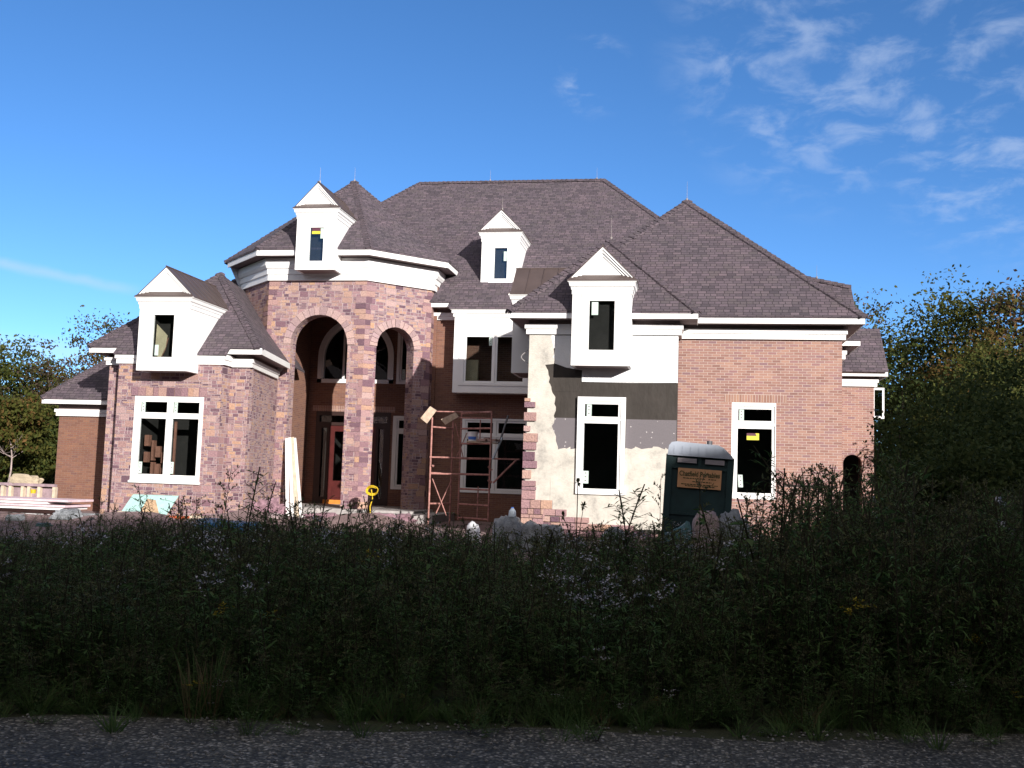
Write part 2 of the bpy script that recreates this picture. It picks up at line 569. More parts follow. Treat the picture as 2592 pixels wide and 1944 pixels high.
def window(parent, x0, x1, z0, z1, panes, y, stickers=(), proud=0.03, sill=False, rooms=True, pane_parent=None):
    """white casement window in a front-facing wall at depth y; panes are glass rectangles"""
    mb = MB()
    e = 0.075
    holes = [(a-e, b+e, c-e, d+e) for a, b, c, d in panes]
    mb.plate(x0, x1, z0, z1, holes, y-proud, y+0.08)
    for (a, b, c, d), h in zip(panes, holes):
        mb.plate(h[0]+.004, h[1]-.004, h[2]+.004, h[3]-.004, [(a, b, c, d)], y-proud+0.03, y+0.075)
    if sill:
        mb.box(x0-0.03, x1+0.03, y-proud-0.05, y+0.05, z0-0.07, z0-0.002)
    w = mb.build('window', M['white'], parent)
    for a, b, c, d in panes:
        g = MB()
        g.plate(a-.01, b+.01, c-.01, d+.01, [], y-proud+0.055, y-proud+0.067)
        g.build('pane', M['glass'], w if parent is H else parent)
    if rooms:
        room(x0+.03, x1-.03, z0+.03, z1-.03, y+0.09, parent=w if parent is H else parent)
    for s in stickers:
        a, b, c, d = s[:4]
        mt = s[4] if len(s) > 4 else 'sticker'
        k = MB()
        sl = s[5] if len(s) > 5 else 0.0
        yy = y-proud+0.050
        k.slab([(a, yy, c), (b, yy, c+sl*0.1), (b+sl, yy, d), (a+sl, yy, d)], (0, 0.004, 0), 0)
        if mt == 'yellow':
            hh = d-c
            k.slab([(a, yy-.002, c+hh*.62), (b-.2*(b-a), yy-.002, c+hh*.62), (b-.3*(b-a), yy-.002, d), (a, yy-.002, d)], (0, 0.001, 0), 1)
        elif mt == 'sticker':
            for q in (0.2, 0.5, 0.8):
                zq = c+(d-c)*q
                k.slab([(a+.3*(b-a), yy-.002, zq), (a+.6*(b-a), yy-.002, zq), (a+.6*(b-a), yy-.002, zq+.02), (a+.3*(b-a), yy-.002, zq+.02)], (0, 0.001, 0), 1)
        k.build('sticker', [M[mt], M['label_dark']], w if parent is H else parent)
    return w

# --- walls ---------------------------------------------------------
def facet(mb, p0, p1, z0, z1, t, arch=None, mi=0, seg=20):
    """wall from plan point p0 to p1 (left to right seen from outside), t thick, with an optional arched opening"""
    a, b = Vector((p0[0], p0[1], 0)), Vector((p1[0], p1[1], 0))
    d = (b-a).normalized()
    nin = Vector((-d.y, d.x, 0))
    Lh = (b-a).length
    def P(u, n, z):
        q = a + d*u + nin*n
        return (q.x, q.y, z)
    def face(pts):
        mb.poly([P(u, 0, z) for u, z in pts], mi)
        mb.poly([P(u, t, z) for u, z in pts][::-1], mi)
    if arch is None:
        face([(0, z0), (Lh, z0), (Lh, z1), (0, z1)])
    else:
        uc, r, zs = arch
        face([(0, z0), (uc-r, z0), (uc-r, zs), (0, zs)])
        face([(uc+r, z0), (Lh, z0), (Lh, zs), (uc+r, zs)])
        face([(0, zs), (uc-r, zs), (uc-r, z1), (0, z1)])
        face([(uc+r, zs), (Lh, zs), (Lh, z1), (uc+r, z1)])
        arc = [(uc-r*math.cos(math.pi*k/seg), zs+r*math.sin(math.pi*k/seg)) for k in range(seg+1)]
        for (ua, za), (ub, zb) in zip(arc[:-1], arc[1:]):
            face([(ua, za), (ub, zb), (ub, z1), (ua, z1)])
            mb.poly([P(ua, 0, za), P(ua, t, za), P(ub, t, zb), P(ub, 0, zb)], mi)
        mb.poly([P(uc-r, 0, z0), P(uc-r, t, z0), P(uc-r, t, zs), P(uc-r, 0, zs)], mi)
        mb.poly([P(uc+r, t, z0), P(uc+r, 0, z0), P(uc+r, 0, zs), P(uc+r, t, zs)], mi)
    mb.poly([P(0, 0, z1), P(Lh, 0, z1), P(Lh, t, z1), P(0, t, z1)], mi)
    mb.poly([P(0, t, z0), P(0, 0, z0), P(0, 0, z1), P(0, t, z1)], mi)
    mb.poly([P(Lh, 0, z0), P(Lh, t, z0), P(Lh, t, z1), P(Lh, 0, z1)], mi)
    return P
def voussoirs(p0, p1, uc, r, zs, w=0.27, n=17, proud=0.035):
    a, b = Vector((p0[0], p0[1], 0)), Vector((p1[0], p1[1], 0))
    d = (b-a).normalized()
    nin = Vector((-d.y, d.x, 0))
    mb = MB()
    rr = random.Random(int(uc*100))
    k0 = 0.0
    tot = math.pi
    cuts = [0]
    while cuts[-1] < 1:
        cuts.append(min(1, cuts[-1] + rr.uniform(0.75, 1.25)/n))
    for ka, kb in zip(cuts[:-1], cuts[1:]):
        g = 0.006/r/tot
        A, B = math.pi*(ka+g), math.pi*(kb-g)
        pr = proud*rr.uniform(0.6, 1.3)
        ww = w*rr.uniform(0.92, 1.08)
        q = []
        for ang, rad in ((A, r-.006), (B, r-.006), (B, r+ww), (A, r+ww)):
            u, z = uc-rad*math.cos(ang), zs+rad*math.sin(ang)
            pt = a + d*u - nin*pr
            q.append(Vector((pt.x, pt.y, z)))
        mb.slab(q, nin*(pr+0.2))
    return mb

# far-left low wing
w_ = MB()
w_.plate(-21.27, -17.9, -0.3, 3.4, [], 32.0, 32.25)
w_.box(-21.27, -21.02, 32.25, 38, -0.3, 3.4)
w_.build('brick_wall', M['brick_orange_shade'], H)
c_ = MB()
SOF = [0, 0, 0, 0, 1, 0, 0, 0]
def eave(path, zf0, zf1, zs, zt, out, parent, mid=None):
    """frieze boards zf0..zf1 on the wall, soffit, fascia zs..zt at 'out'"""
    m2 = (zf0+zf1)/2
    prof = [(0.0, zf0), (.085, zf0), (.085, m2), (.125, m2+.012), (.125, zf1), (.03, zf1+.003), (.03, zs+.012), (out-.02, zs+.012), (out-.02, zs), (out, zs), (out, zt), (out-.10, zt+.012)]
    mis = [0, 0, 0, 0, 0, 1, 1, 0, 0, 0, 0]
    mb = MB()
    mb.sweep(path, prof, mis)
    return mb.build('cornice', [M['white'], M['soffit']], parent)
eave([(-21.27, 38), (-21.27, 32.0), (-17.95, 32.0)], 3.20, 3.43, 3.59, 3.78, .42, H)

def roof(polys, caps=(), name='roof', mat='shingle', th=0.06):
    mb = MB()
    for p in polys:
        mb.slab(p, (0, 0, -th))
    o = mb.build(name, M[mat], H)
    if caps:
        cb = MB()
        rr = random.Random(3)
        for a, b in caps:
            a, b = Vector(a), Vector(b)
            d = b-a
            Ln = d.length
            d.normalize()
            side = d.cross(Vector((0, 0, 1)))
            if side.length < 1e-4:
                continue
            side.normalize()
            upv = side.cross(d).normalized()
            n = int(Ln/0.20)
            for i in range(n):
                s0, s1 = Ln*i/n, Ln*(i+1)/n+0.06
                lo, hi = 0.050+rr.uniform(0, .012), 0.028
                # the lower end of each cap lies on top of the one below
                if b.z >= a.z:
                    la, lb = lo, hi
                else:
                    la, lb = hi, lo
                j = rr.uniform(-.01, .01)
                A, B = a+d*s0, a+d*s1
                for sg in (-1, 1):
                    e = side*sg*(0.15+j) - upv*0.085
                    q = [A+upv*la, B+upv*lb, B+upv*lb+e, A+upv*la+e]
                    cb.slab(q if sg > 0 else q[::-1], upv*(-0.05))
        cb.build('ridge_cap', M['shingle'], o)
    return o

roof([[(-21.72, 31.55, 3.80), (-17.9, 31.55, 3.80), (-17.9, 34.6, 6.85), (-18.67, 34.6, 6.85)],
      [(-21.72, 38, 3.80), (-21.72, 31.55, 3.80), (-18.67, 34.6, 6.85), (-18.67, 38, 6.85)]],
     [((-21.72, 31.55, 3.80), (-18.67, 34.6, 6.85))])

# left stone wing: wall, projecting bay, return wall to the porch
kB = 29.05/29.45
def bx(x): return x*kB
def bz(z): return 1.6+(z-1.6)*kB
w_ = MB()
XBL = UY(300, 950, 29.1).x
hole = (bx(-17.05), bx(-14.76), bz(1.14), bz(3.75))
w_.plate(-18.12, XBL+.2, -0.3, 5.0, [], 29.7, 30.0)
w_.plate(XBL, -14.02, -0.3, 5.0, [hole], 29.1, 29.4)
w_.box(XBL, XBL+.2, 29.4, 29.7, -0.3, 5.0)
w_.plate(-14.2, -13.4, -0.3, 5.0, [], 29.7, 30.0)
w_.box(-14.22, -14.02, 29.4, 29.7, -0.3, 5.0)
facet(w_, (-13.455, 29.98), (-14.12, 33.63), -0.3, 5.0, .3)
facet(w_, (-18.12, 38), (-18.12, 30.0), -0.3, 5.0, .3)
w_.build('stone_wall', M['stone'], H)
# stone lintel and sill of the big left window
lb = MB()
rr = random.Random(5)
x = hole[0]-.12
while x < hole[1]+.1:
    ww = rr.uniform(.17, .27)
    lb.box(x, min(x+ww-.012, hole[1]+.14), 29.1-rr.uniform(.02, .05), 29.2, hole[3]+.012, hole[3]+.27)
    x += ww
lb.build('lintel', M['block'], H)

P4 = [(bx(-16.85), bx(-15.97), bz(3.25), bz(3.58)), (bx(-15.77), bx(-14.90), bz(3.24), bz(3.58)),
      (bx(-16.84), bx(-15.98), bz(1.34), bz(3.06)), (bx(-15.77), bx(-14.90), bz(1.33), bz(3.07))]
window(H, *hole, P4, 29.1, [(P4[0][0]+.03, P4[0][0]+.14, P4[0][2], P4[0][3]), (P4[1][0]+.03, P4[1][0]+.14, P4[1][2], P4[1][3]),
      (P4[2][0]+.02, P4[2][0]+.14, P4[2][2]+.02, P4[2][2]+.37), (P4[3][0]+.0, P4[3][0]+.12, P4[3][2]+.04, P4[3][2]+.40)], sill=True)
# cartons stacked inside that window
x0 = P4[2][0]
ct = MB()
for cx, cz, ww, hh in ((.07, .86, .14, .34), (.07, .36, .13, .32), (.28, .42, .07, .62), (.29, -.05, .08, .42), (.46, .52, .16, .34),
                       (.46, -.02, .15, .34), (.66, .34, .15, .33), (.66, -.1, .15, .30)):
    ct.box(x0+cx-ww/2, x0+cx+ww/2, 29.42, 29.6, P4[2][2]+cz, P4[2][2]+cz+hh)
ct.box(P4[3][0]+.0, P4[3][0]+.07, 29.25, 29.3, P4[3][2]+.0, P4[3][3]-.08)
o = ct.build('room_carton', M['carton'], H)

b_ = MB()
b_.sweep([(XBL-.01, 29.72), (XBL-.01, 29.1), (-14.01, 29.1), (-14.01, 29.72)],
         [(0, 4.72), (.06, 4.72), (.06, 4.86), (.10, 4.875), (.10, 5.03), (0, 5.04)])
b_.build('cornice', M['white'], H)
eave([(-18.12, 36), (-18.12, 29.7), (XBL, 29.7)], 4.73, 4.98, 5.07, 5.26, .46, H)
eave([(-14.0, 29.7), (-13.4, 29.7), (-14.06, 33.3)], 4.71, 4.97, 5.07, 5.26, .46, H)
AB = (-15.75, 32.15, 8.16)
roof([[(-18.62, 29.22, 5.28), (-12.91, 29.22, 5.28), AB],
      [(XBL-.15, 28.98, 5.045), (-13.86, 28.98, 5.045), (-13.86, 29.22, 5.281), (XBL-.15, 29.22, 5.281)],
      [(-12.91, 29.22, 5.28), (-13.64, 33.2, 5.28), (-14.2, 36.3, 5.28), (-16.53, 36.4, 8.16), AB],
      [(-18.62, 36.5, 5.28), (-18.62, 29.22, 5.28), AB, (-16.53, 36.4, 8.16)]],
     [((-12.91, 29.22, 5.28), AB), ((-18.62, 29.22, 5.28), AB)])

# octagonal stone porch tower
TF = 33.65
pL, pA, pB, pC = (-16.48, 35.5), (-14.63, TF), (-11.07, TF), (-9.22, 35.5)
w_ = MB()
facet(w_, pL, pA, -0.3, 8.5, .5)
a1 = (14.63-12.70, 1.04, 5.97)
facet(w_, pA, pB, -0.3, 8.5, .5, a1)
# second arch: where the sight lines to its jambs cross the 45 degree wall
def on45(px, py):
    d = ray(px, py)
    # Y = TF + (X + 11.07)
    t = (TF + 11.07)/(d.y - d.x)
    return (Vector((d.x*t, d.y*t)) - Vector(pB)).length
uL, uR = on45(953, 871), on45(1048, 871)
a2 = ((uL+uR)/2, (uR-uL)/2, 5.97)
facet(w_, pB, pC, -0.3, 8.5, .5, a2)
facet(w_, pC, (-9.22, 36.1), -0.3, 8.5, .5)
w_.build('stone_wall', M['stone'], H)
voussoirs(pA, pB, *a1).build('arch_surround', M['arch_block'], H)
voussoirs(pB, pC, *a2).build('arch_surround', M['arch_block'], H)
# corner quoins: irregular proud stones up each tower edge
qb = MB()
rr = random.Random(9)
for (c0, dl, dr) in ((pA, Vector((-.7071, .7071, 0)), Vector((1, 0, 0))), (pB, Vector((-1, 0, 0)), Vector((.7071, .7071, 0))), (pC, Vector((-.7071, -.7071, 0)), Vector((0, 1, 0)))):
    z = 0.1
    c3 = Vector((c0[0], c0[1], 0))
    while z < 8.1:
        h = rr.choice((.12, .16, .24, .2))
        la, lb_ = (rr.uniform(.30, .42), rr.uniform(.14, .22))
        if rr.random() < .5:
            la, lb_ = lb_, la
        out = (Vector((dl.y, -dl.x, 0)) * 1)
        b1 = Vector((c3.x, c3.y, z))
        n1 = Vector((-dl.y, dl.x, 0)); n2 = Vector((dr.y, -dr.x, 0))
        pr = rr.uniform(.006, .02)
        mit = (n1+n2).normalized()*pr/max(.3, (n1+n2).normalized().dot(n1))
        q = [b1+dl*la+n1*pr, b1+mit, b1+dr*lb_+n2*pr, b1+dr*lb_-n2*.1, b1-(n1+n2)*.07, b1+dl*la-n1*.1]
        qb.slab(q[::-1], (0, 0, h-.014))
        z += h
qb.build('quoin', M['block'], H)
tc = MB()
prof = [(0.0, 8.20), (.09, 8.20), (.09, 8.40), (.13, 8.415), (.13, 8.60), (.17, 8.62), (.22, 8.72), (.22, 8.96), (.05, 8.965), (.05, 8.99), (.60, 8.99), (.60, 8.97), (.63, 8.97), (.63, 9.20), (.5, 9.212)]
tc.sweep([pL, pA, pB, pC, (-9.22, 37.6)], prof, [0]*7+[1, 1, 1]+[0]*4)
tc.build('cornice', [M['white'], M['soffit']], H)
e = .66
k = e*math.tan(R(22.5))
OC = [(-14.63-k, TF-e), (-11.07+k, TF-e), (-9.22+e, 35.5-k), (-9.22+e, 38.6), (-11.0, 40.7), (-14.7, 40.7), (-16.48-e, 38.6), (-16.48-e, 35.5-k)]
AT = Vector((-12.85, 37.0, 12.72))
polys = [[(*OC[i], 9.22), (*OC[(i+1) % 8], 9.22), AT] for i in range(8)]
roof(polys, [((*OC[i], 9.22), AT) for i in (0, 1, 2, 7)])

# porch: back wall with door and windows, side walls, ceiling, floor
YP = 38.0
f38 = YP/36.6
DX0, DX1 = -14.30, -11.30     # door group
AX0, AX1 = -14.33, -11.27     # arched window above
rA = (AX1-AX0)/2-.0
zA = 6.05
w_ = MB()
LW = (-11.20, -9.95, 1.0, 3.80)
UW = (-11.15, -9.95, 5.03, 7.25)
DZ1 = 3.92
w_.plate(DX1, -8.9, 0, 8.9, [LW, UW], YP, YP+.25)
w_.plate(-15.0, DX0, 0, 8.9, [], YP, YP+.25)
# the part over the door with the round-headed window
w_.plate(DX0, DX1, DZ1, 5.03, [], YP, YP+.25)
cxA = (AX0+AX1)/2
arc = [(cxA-rA*math.cos(math.pi*q/24), zA+rA*math.sin(math.pi*q/24)) for q in range(25)]
for (ua, za), (ub, zb) in zip(arc[:-1], arc[1:]):
    w_.poly([(max(ua, DX0), YP, za), (min(ub, DX1), YP, zb), (min(ub, DX1), YP, 8.9), (max(ua, DX0), YP, 8.9)])
facet(w_, (-14.66, 34.1), (-14.66, YP), 0, 8.9, .2)
facet(w_, (-9.3, YP), (-9.3, 35.9), 0, 8.9, .2)
w_.build('brick_wall', M['brick_orange_shade'], H)
sb = MB()
sb.plate(DX0-.15, DX1+.15, DZ1, DZ1+.22, [], YP-.012, YP+.05)
sb.build('lintel', M['soldier'], H)
w_ = MB()
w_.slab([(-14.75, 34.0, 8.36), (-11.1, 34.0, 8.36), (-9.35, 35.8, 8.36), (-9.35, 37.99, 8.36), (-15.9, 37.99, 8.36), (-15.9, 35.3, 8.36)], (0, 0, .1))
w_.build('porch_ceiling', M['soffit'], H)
w_ = MB()
w_.box(-15.2, -9.0, 33.2, 38.3, -0.3, 0.36)
w_.box(-11.3, -8.2, 32.7, 36.0, -0.3, 0.28)
w_.build('porch_floor', M['concrete'], H)
# round-headed window
wb = MB()
n = 24
def ring(cx, r0_, r1_, zs, z0, y0, y1, mb):
    pts0 = [(cx-r0_, z0)] + [(cx-r0_*math.cos(math.pi*q/n), zs+r0_*math.sin(math.pi*q/n)) for q in range(n+1)] + [(cx+r0_, z0)]
    pts1 = [(cx-r1_, z0)] + [(cx-r1_*math.cos(math.pi*q/n), zs+r1_*math.sin(math.pi*q/n)) for q in range(n+1)] + [(cx+r1_, z0)]
    for i in range(len(pts0)-1):
        a, b, c, d = pts0[i], pts0[i+1], pts1[i+1], pts1[i]
        mb.poly([(a[0], y0, a[1]), (d[0], y0, d[1]), (c[0], y0, c[1]), (b[0], y0, b[1])])
        mb.poly([(d[0], y0, d[1]), (d[0], y1, d[1]), (c[0], y1, c[1]), (c[0], y0, c[1])])
        mb.poly([(a[0], y0, a[1]), (b[0], y0, b[1]), (b[0], y1, b[1]), (a[0], y1, a[1])])
ring(cxA, rA, rA-.17, zA, 5.03, YP-.05, YP+.15, wb)
ring(cxA, rA-.171, rA-.24, zA, 5.2, YP-.01, YP+.15, wb)
wb.box(AX0, AX1, YP-.05, YP+.1, 5.03, 5.18)
for q in (-.5, .5):
    wb.box(cxA+q-.04, cxA+q+.04, YP+.01, YP+.1, 5.18, zA+1.1)
w = wb.build('window', M['white'], H)
g = MB()
g.poly([(cxA-rA+.2, YP+.06, 5.1), (cxA+rA-.2, YP+.06, 5.1)] + [(cxA+(rA-.2)*math.cos(math.pi*q/n), YP+.06, zA+(rA-.2)*math.sin(math.pi*q/n)) for q in range(n+1)])
g.build('pane', M['glass'], w)
room(AX0+.05, AX1-.05, 5.05, 8.0, YP+.26, 2.0, w)
window(H, *LW, [(LW[0]+.23, LW[0]+.42, 3.33, 3.63), (LW[0]+.6, LW[1]-.2, 3.33, 3.63), (LW[0]+.23, LW[0]+.42, 1.18, 3.12), (LW[0]+.6, LW[1]-.2, 1.18, 3.12)], YP)
window(H, *UW, [(UW[0]+.2, UW[1]-.2, 5.2, 7.05)], YP, [(UW[0]+.22, UW[0]+.33, 5.22, 5.6)])
# front doors
db = MB()
db.plate(DX0, DX1, .3, DZ1, [(DX0+.14, DX1-.14, 3.5, DZ1-.16), (DX0+.25, DX0+.46, .62, 3.28), (DX1-.46, DX1-.25, .62, 3.28), (DX0+.56, DX1-.56, .42, 3.38)], YP-.02, YP+.15)
dr = db.build('door_frame', M['dark_wood'], H)
gb = MB()
gb.plate(DX0+.1, DX1-.1, .5, DZ1-.1, [(DX0+.55, DX1-.55, .35, 3.42)], YP+.08, YP+.09)
gb.build('pane', M['glass'], dr)
for sx in (0, 1):
    xa = DX0+.56 + sx*(DX1-DX0-1.12)/2
    xb = xa + (DX1-DX0-1.12)/2 - .01
    lb2 = MB()
    lb2.plate(xa, xb, .45, 3.38, [(xa+.2, xb-.2, 1.25, 3.15)], YP+.03, YP+.09)
    lb2.box(xa+.2, xb-.2, YP+.015, YP+.05, .62, 1.05)
    dd = lb2.build('door', M['red_door'], H)
    gg = MB()
    gg.plate(xa+.19, xb-.19, 1.24, 3.16, [], YP+.055, YP+.065)
    gg.build('pane', M['glass'], dd)
    hb = MB()
    hx = xb-.1 if sx == 0 else xa+.1
    hb.tube((hx, YP+.03, 1.35), (hx, YP-.05, 1.35), .02)
    hb.tube((hx, YP-.05, 1.25), (hx, YP-.05, 1.5), .018)
    hb.build('handle', M['rod'], dd)
room(DX0, DX1, .35, DZ1, YP+.16, 3.0, dr)
tb = MB()
tb.box(DX0+.45, DX0+1.3, YP-.10, YP+.0, .36, .52)
tb.build('threshold_board', M['orange_wood'], H)

# middle: brick wall, bay box above, big window below
w_ = MB()
CW = (-8.06, -5.55, 1.01, 3.66)
w_.plate(-9.22, -4.2, -0.3, 7.6, [CW], 36.0, 36.25)
w_.build('brick_wall', M['brick_orange_shade'], H)
window(H, *CW, [(-7.85, -6.92, 3.14, 3.51), (-6.72, -5.75, 3.14, 3.51), (-7.85, -6.92, 1.18, 2.92), (-6.72, -5.75, 1.18, 2.92)], 36.0)
bb = MB()
CB = (-8.10, -5.55, 4.78, 6.75)
bb.plate(-8.30, -5.35, 4.52, 7.3, [CB], 35.3, 35.42)
bb.box(-8.30, -8.18, 35.42, 36.0, 4.52, 7.3)
bb.box(-5.47, -5.35, 35.42, 36.0, 4.52, 7.3)
bb.box(-8.18, -5.47, 35.42, 36.0, 4.53, 4.62)
bay = bb.build('bay_box', M['white'], H)
gp = [(-7.84, -6.91, 4.94, 6.51), (-6.72, -5.79, 4.94, 6.51)]
window(bay, *CB, gp, 35.31, [(-7.03, -6.92, 6.2, 6.5)], proud=.035)
ins = MB()
ins.box(-7.9, -7.46, 35.60, 35.78, 4.7, 5.72)
ins.build('room_carton', M['curtain'], H)
cf = MB()
cf.sweep([(-8.30, 36.0), (-8.30, 35.3), (-5.2, 35.3), (-5.2, 36)], [(0, 7.22), (.05, 7.22), (.05, 7.33), (.10, 7.345), (.10, 7.45), (.14, 7.46), (.14, 7.55), (0, 7.57)])
cf.build('cornice', M['white'], H)
eave([(-9.3, 36.0), (-8.3, 36.0)], 7.2, 7.46, 7.60, 7.80, .52, H)
eave([(-5.3, 36.0), (-4.3, 36.0)], 7.2, 7.46, 7.60, 7.80, .52, H)

# main roof
RL, RR_ = (-11.65, 42.0, 14.12), (-3.68, 42.0, 14.12)
sl = (14.12-7.82)/(42-35.42)
roof([[(-18.25, 35.42, 7.82), (2.9, 35.42, 7.82), RR_, RL],
      [(-8.50, 35.13, 7.82-.29*sl), (-5.1, 35.13, 7.82-.29*sl), (-5.1, 35.42, 7.821), (-8.50, 35.42, 7.821)],
      [(2.9, 35.42, 7.82), (2.9, 48.6, 7.82), RR_],
      [(-18.25, 48.6, 7.82), (-18.25, 35.42, 7.82), RL],
      [(2.9, 48.6, 7.82), (-18.25, 48.6, 7.82), RL, RR_]],
     [(RL, RR_), ((2.9, 35.42, 7.82), RR_), ((-18.25, 35.42, 7.82), RL)])
w_ = MB()
w_.box(-18.0, -17.75, 36, 48, -.3, 7.8)
w_.box(2.3, 2.55, 36, 48, -.3, 7.8)
w_.box(-18.0, 2.55, 48, 48.25, -.3, 7.8)
w_.build('brick_wall', M['brick'], H)

# right bump-out: unfinished front
w_ = MB()
GW = (-2.94, -1.67, 1.22, 3.79)
w_.plate(-4.30, -.33, -0.3, 5.9, [GW], 27.2, 27.45)
facet(w_, (-4.30, 36), (-4.30, 27.45), -0.3, 5.9, .25)
facet(w_, (-.33, 27.45), (-.33, 27.99), -0.3, 5.9, .25)
w_.build('felt_wall', M['felt'], H)
rr = random.Random(21)
def ragged(a, b, n, amp):
    """points from a to b with a torn edge"""
    out = []
    for i in range(n+1):
        t = i/n
        out.append((a[0]+(b[0]-a[0])*t + rr.uniform(-amp, amp), a[1]+(b[1]-a[1])*t + rr.uniform(-amp, amp)))
    return out
# two lapped felt courses are seen over the lath
fl = MB()
fl.slab([(x, 27.193, z) for x, z in [(-3.9, 3.92), (-2.96, 3.93), (-2.96, 3.955), (-3.9, 3.945)]], (0, .008, 0))
fl.slab([(x, 27.188, z) for x, z in [(-3.75, 3.2), (-2.95, 3.22), (-2.95, 3.80), (-2.6, 3.82), (-.36, 3.80), (-.36, 4.2), (-3.75, 4.2)]], (0, .012, 0)) if False else None
fl.build('felt_seam', M['felt'], H)
for xa, xb in ((-3.95, -2.955), (-1.655, -.34)):
    lt = MB()
    lt.plate(xa, xb, 2.2, 3.22, [], 27.190, 27.199)
    lt.build('wire_lath', M['lath'], H)
hw = MB()
hw.slab([(x, 27.186, z) for x, z in [(-2.85, 4.19), (-1.6, 4.185), (-.33, 4.20), (-.33, 5.44), (-3.72, 5.44), (-3.74, 5.12), (-3.60, 5.08), (-3.66, 4.70), (-3.28, 4.57), (-2.84, 4.50)]], (0, .012, 0))
hw.slab([(x, 27.170, z) for x, z in [(-2.855, 4.195), (-.345, 4.205), (-.345, 4.62), (-2.855, 4.60)]], (0, .014, 0))
hw.build('house_wrap', M['wrap'], H)
st = MB()
def st_poly(pts, y=27.165):
    st.slab([(x, y, z) for x, z in pts], (0, .027, 0))
strip = [(-4.3, 1.6), (-3.55, 1.6)] + ragged((-3.42, 2.3), (-3.60, 3.0), 5, .03) + ragged((-3.58, 3.1), (-3.55, 3.6), 5, .03) + ragged((-3.56, 3.7), (-3.72, 4.2), 6, .035) + ragged((-3.74, 4.3), (-3.86, 4.62), 4, .03) + [(-3.62, 4.66), (-3.60, 4.78)] + ragged((-3.62, 4.85), (-3.70, 5.44), 4, .02) + [(-4.3, 5.44)]
strip = [(min(x, -3.40), z) for x, z in strip]
st_poly(strip)
lw = [(-3.62, .35), (-2.945, .35)] + [(-2.945, 2.40)] + ragged((-3.0, 2.43), (-3.55, 2.36), 8, .045) + [(-3.62, 2.3)]
st_poly(lw, 27.169)
st.slab([(x, 27.178, z) for x, z in [(-3.75, 1.5), (-3.35, 1.5), (-3.38, 2.35), (-3.75, 2.38)]], (0, .012, 0))
rw = [(-1.665, .35), (-.335, .35), (-.335, 2.42)] + ragged((-.4, 2.46), (-1.62, 2.48), 14, .05) + [(-1.665, 2.45)]
st_poly(rw)
st_poly([(-2.945, .35), (-1.665, .35), (-1.665, 1.219), (-2.945, 1.219)])
st_poly([(-4.3, .35), (-3.625, .35), (-3.625, 1.598), (-4.3, 1.598)])
st.build('scratch_coat', M['stucco'], H)
# stones laid so far on that wall
qs = MB()
z = -.1
while z < 3.75:
    h = rr.choice((.10, .15, .21, .16, .24))
    ln = rr.uniform(.10, .40) if z > 1.0 else rr.uniform(.5, .78)
    x = -4.37
    while x < -4.3+ln-.05:
        ww = min(rr.uniform(.16, .36), -4.3+ln-x)
        if z > 1.0:
            ww = ln+.05
        qs.box(x, x+ww-.015, 27.10-rr.uniform(0, .03), 27.18, z, z+h-.016)
        x += ww
    z += h + (rr.choice((0, 0, .04, .12)) if z > 1.2 else 0)
for zc, hh, xm in ((-.1, .2, -.34), (.11, .16, -.6), (.28, .18, -1.4), (.47, .15, -2.7), (.63, .18, -3.35)):
    x = -3.8
    while x < xm:
        ww = rr.uniform(.18, .42)
        qs.box(x, x+ww-.016, 27.10-rr.uniform(0, .03), 27.18, zc, zc+hh-.016)
        x += ww
qs.build('quoin', M['block'], H)
window(H, *GW, [(-2.75, -1.86, 3.27, 3.60), (-2.76, -1.86, 1.37, 3.09)], 27.2, [(-2.70, -2.57, 3.28, 3.59), (-2.755, -2.61, 1.50, 1.83)], proud=.11)
eave([(-4.30, 35.2), (-4.30, 27.2), (-.33, 27.2), (-.33, 28.0)], 5.46, 5.73, 5.83, 6.01, .50, H)
XG = (-2.32, 29.20, 8.52)
roof([[(-4.84, 26.68, 6.03), (.19, 26.68, 6.03), XG],
      [(.19, 26.68, 6.03), (.19, 33.5, 6.03), (-2.32, 33.5, 8.52), XG],
      [(-4.84, 36.5, 6.03), (-4.84, 26.68, 6.03), XG, (-2.32, 36.5, 8.52)]],
     [((-4.84, 26.68, 6.03), XG), ((.19, 26.68, 6.03), XG)])

# right brick wing
w_ = MB()
HW = (1.10, 2.25, 1.23, 3.78)
w_.plate(-.33, 3.93, -0.3, 5.9, [HW], 28.0, 28.25)
facet(w_, (3.93, 28.25), (3.93, 33.0), -0.3, 5.9, .25)
w_.plate(3.935, 4.55, -0.3, 5.9, [], 32.4, 32.65)
facet(w_, (4.55, 32.65), (4.55, 36.0), -0.3, 5.9, .25)
w_.build('brick_wall', M['brick'], H)
sb = MB()
sb.plate(.90, 2.53, 3.795, 4.0, [], 27.994, 28.05)
sb.build('lintel', M['soldier'], H)
window(H, *HW, [(1.27, 2.14, 3.30, 3.61), (1.26, 2.15, 1.39, 3.09)], 28.03, [(1.30, 1.42, 3.31, 3.60), (1.30, 1.42, 1.53, 1.86, 'sticker', -.02), (1.50, 1.82, 2.79, 2.97, 'yellow')])
eave([(-.26, 28.0), (3.93, 28.0), (3.93, 34)], 5.48, 5.75, 5.84, 6.03, .50, H)
AH = (-.2, 32.05, 10.42)
roof([[(-4.84, 27.48, 6.05), (4.46, 27.48, 6.05), AH],
      [(4.46, 27.48, 6.05), (4.46, 38, 6.05), (-.2, 38, 10.42), AH],
      [(-4.84, 38, 6.05), (-4.84, 27.48, 6.05), AH, (-.2, 38, 10.42)]],
     [((4.46, 27.48, 6.05), AH), ((-4.84, 27.48, 6.05), AH)])
eave([(3.7, 32.4), (4.55, 32.4), (4.55, 35)], 5.50, 5.76, 5.87, 6.05, .46, H)
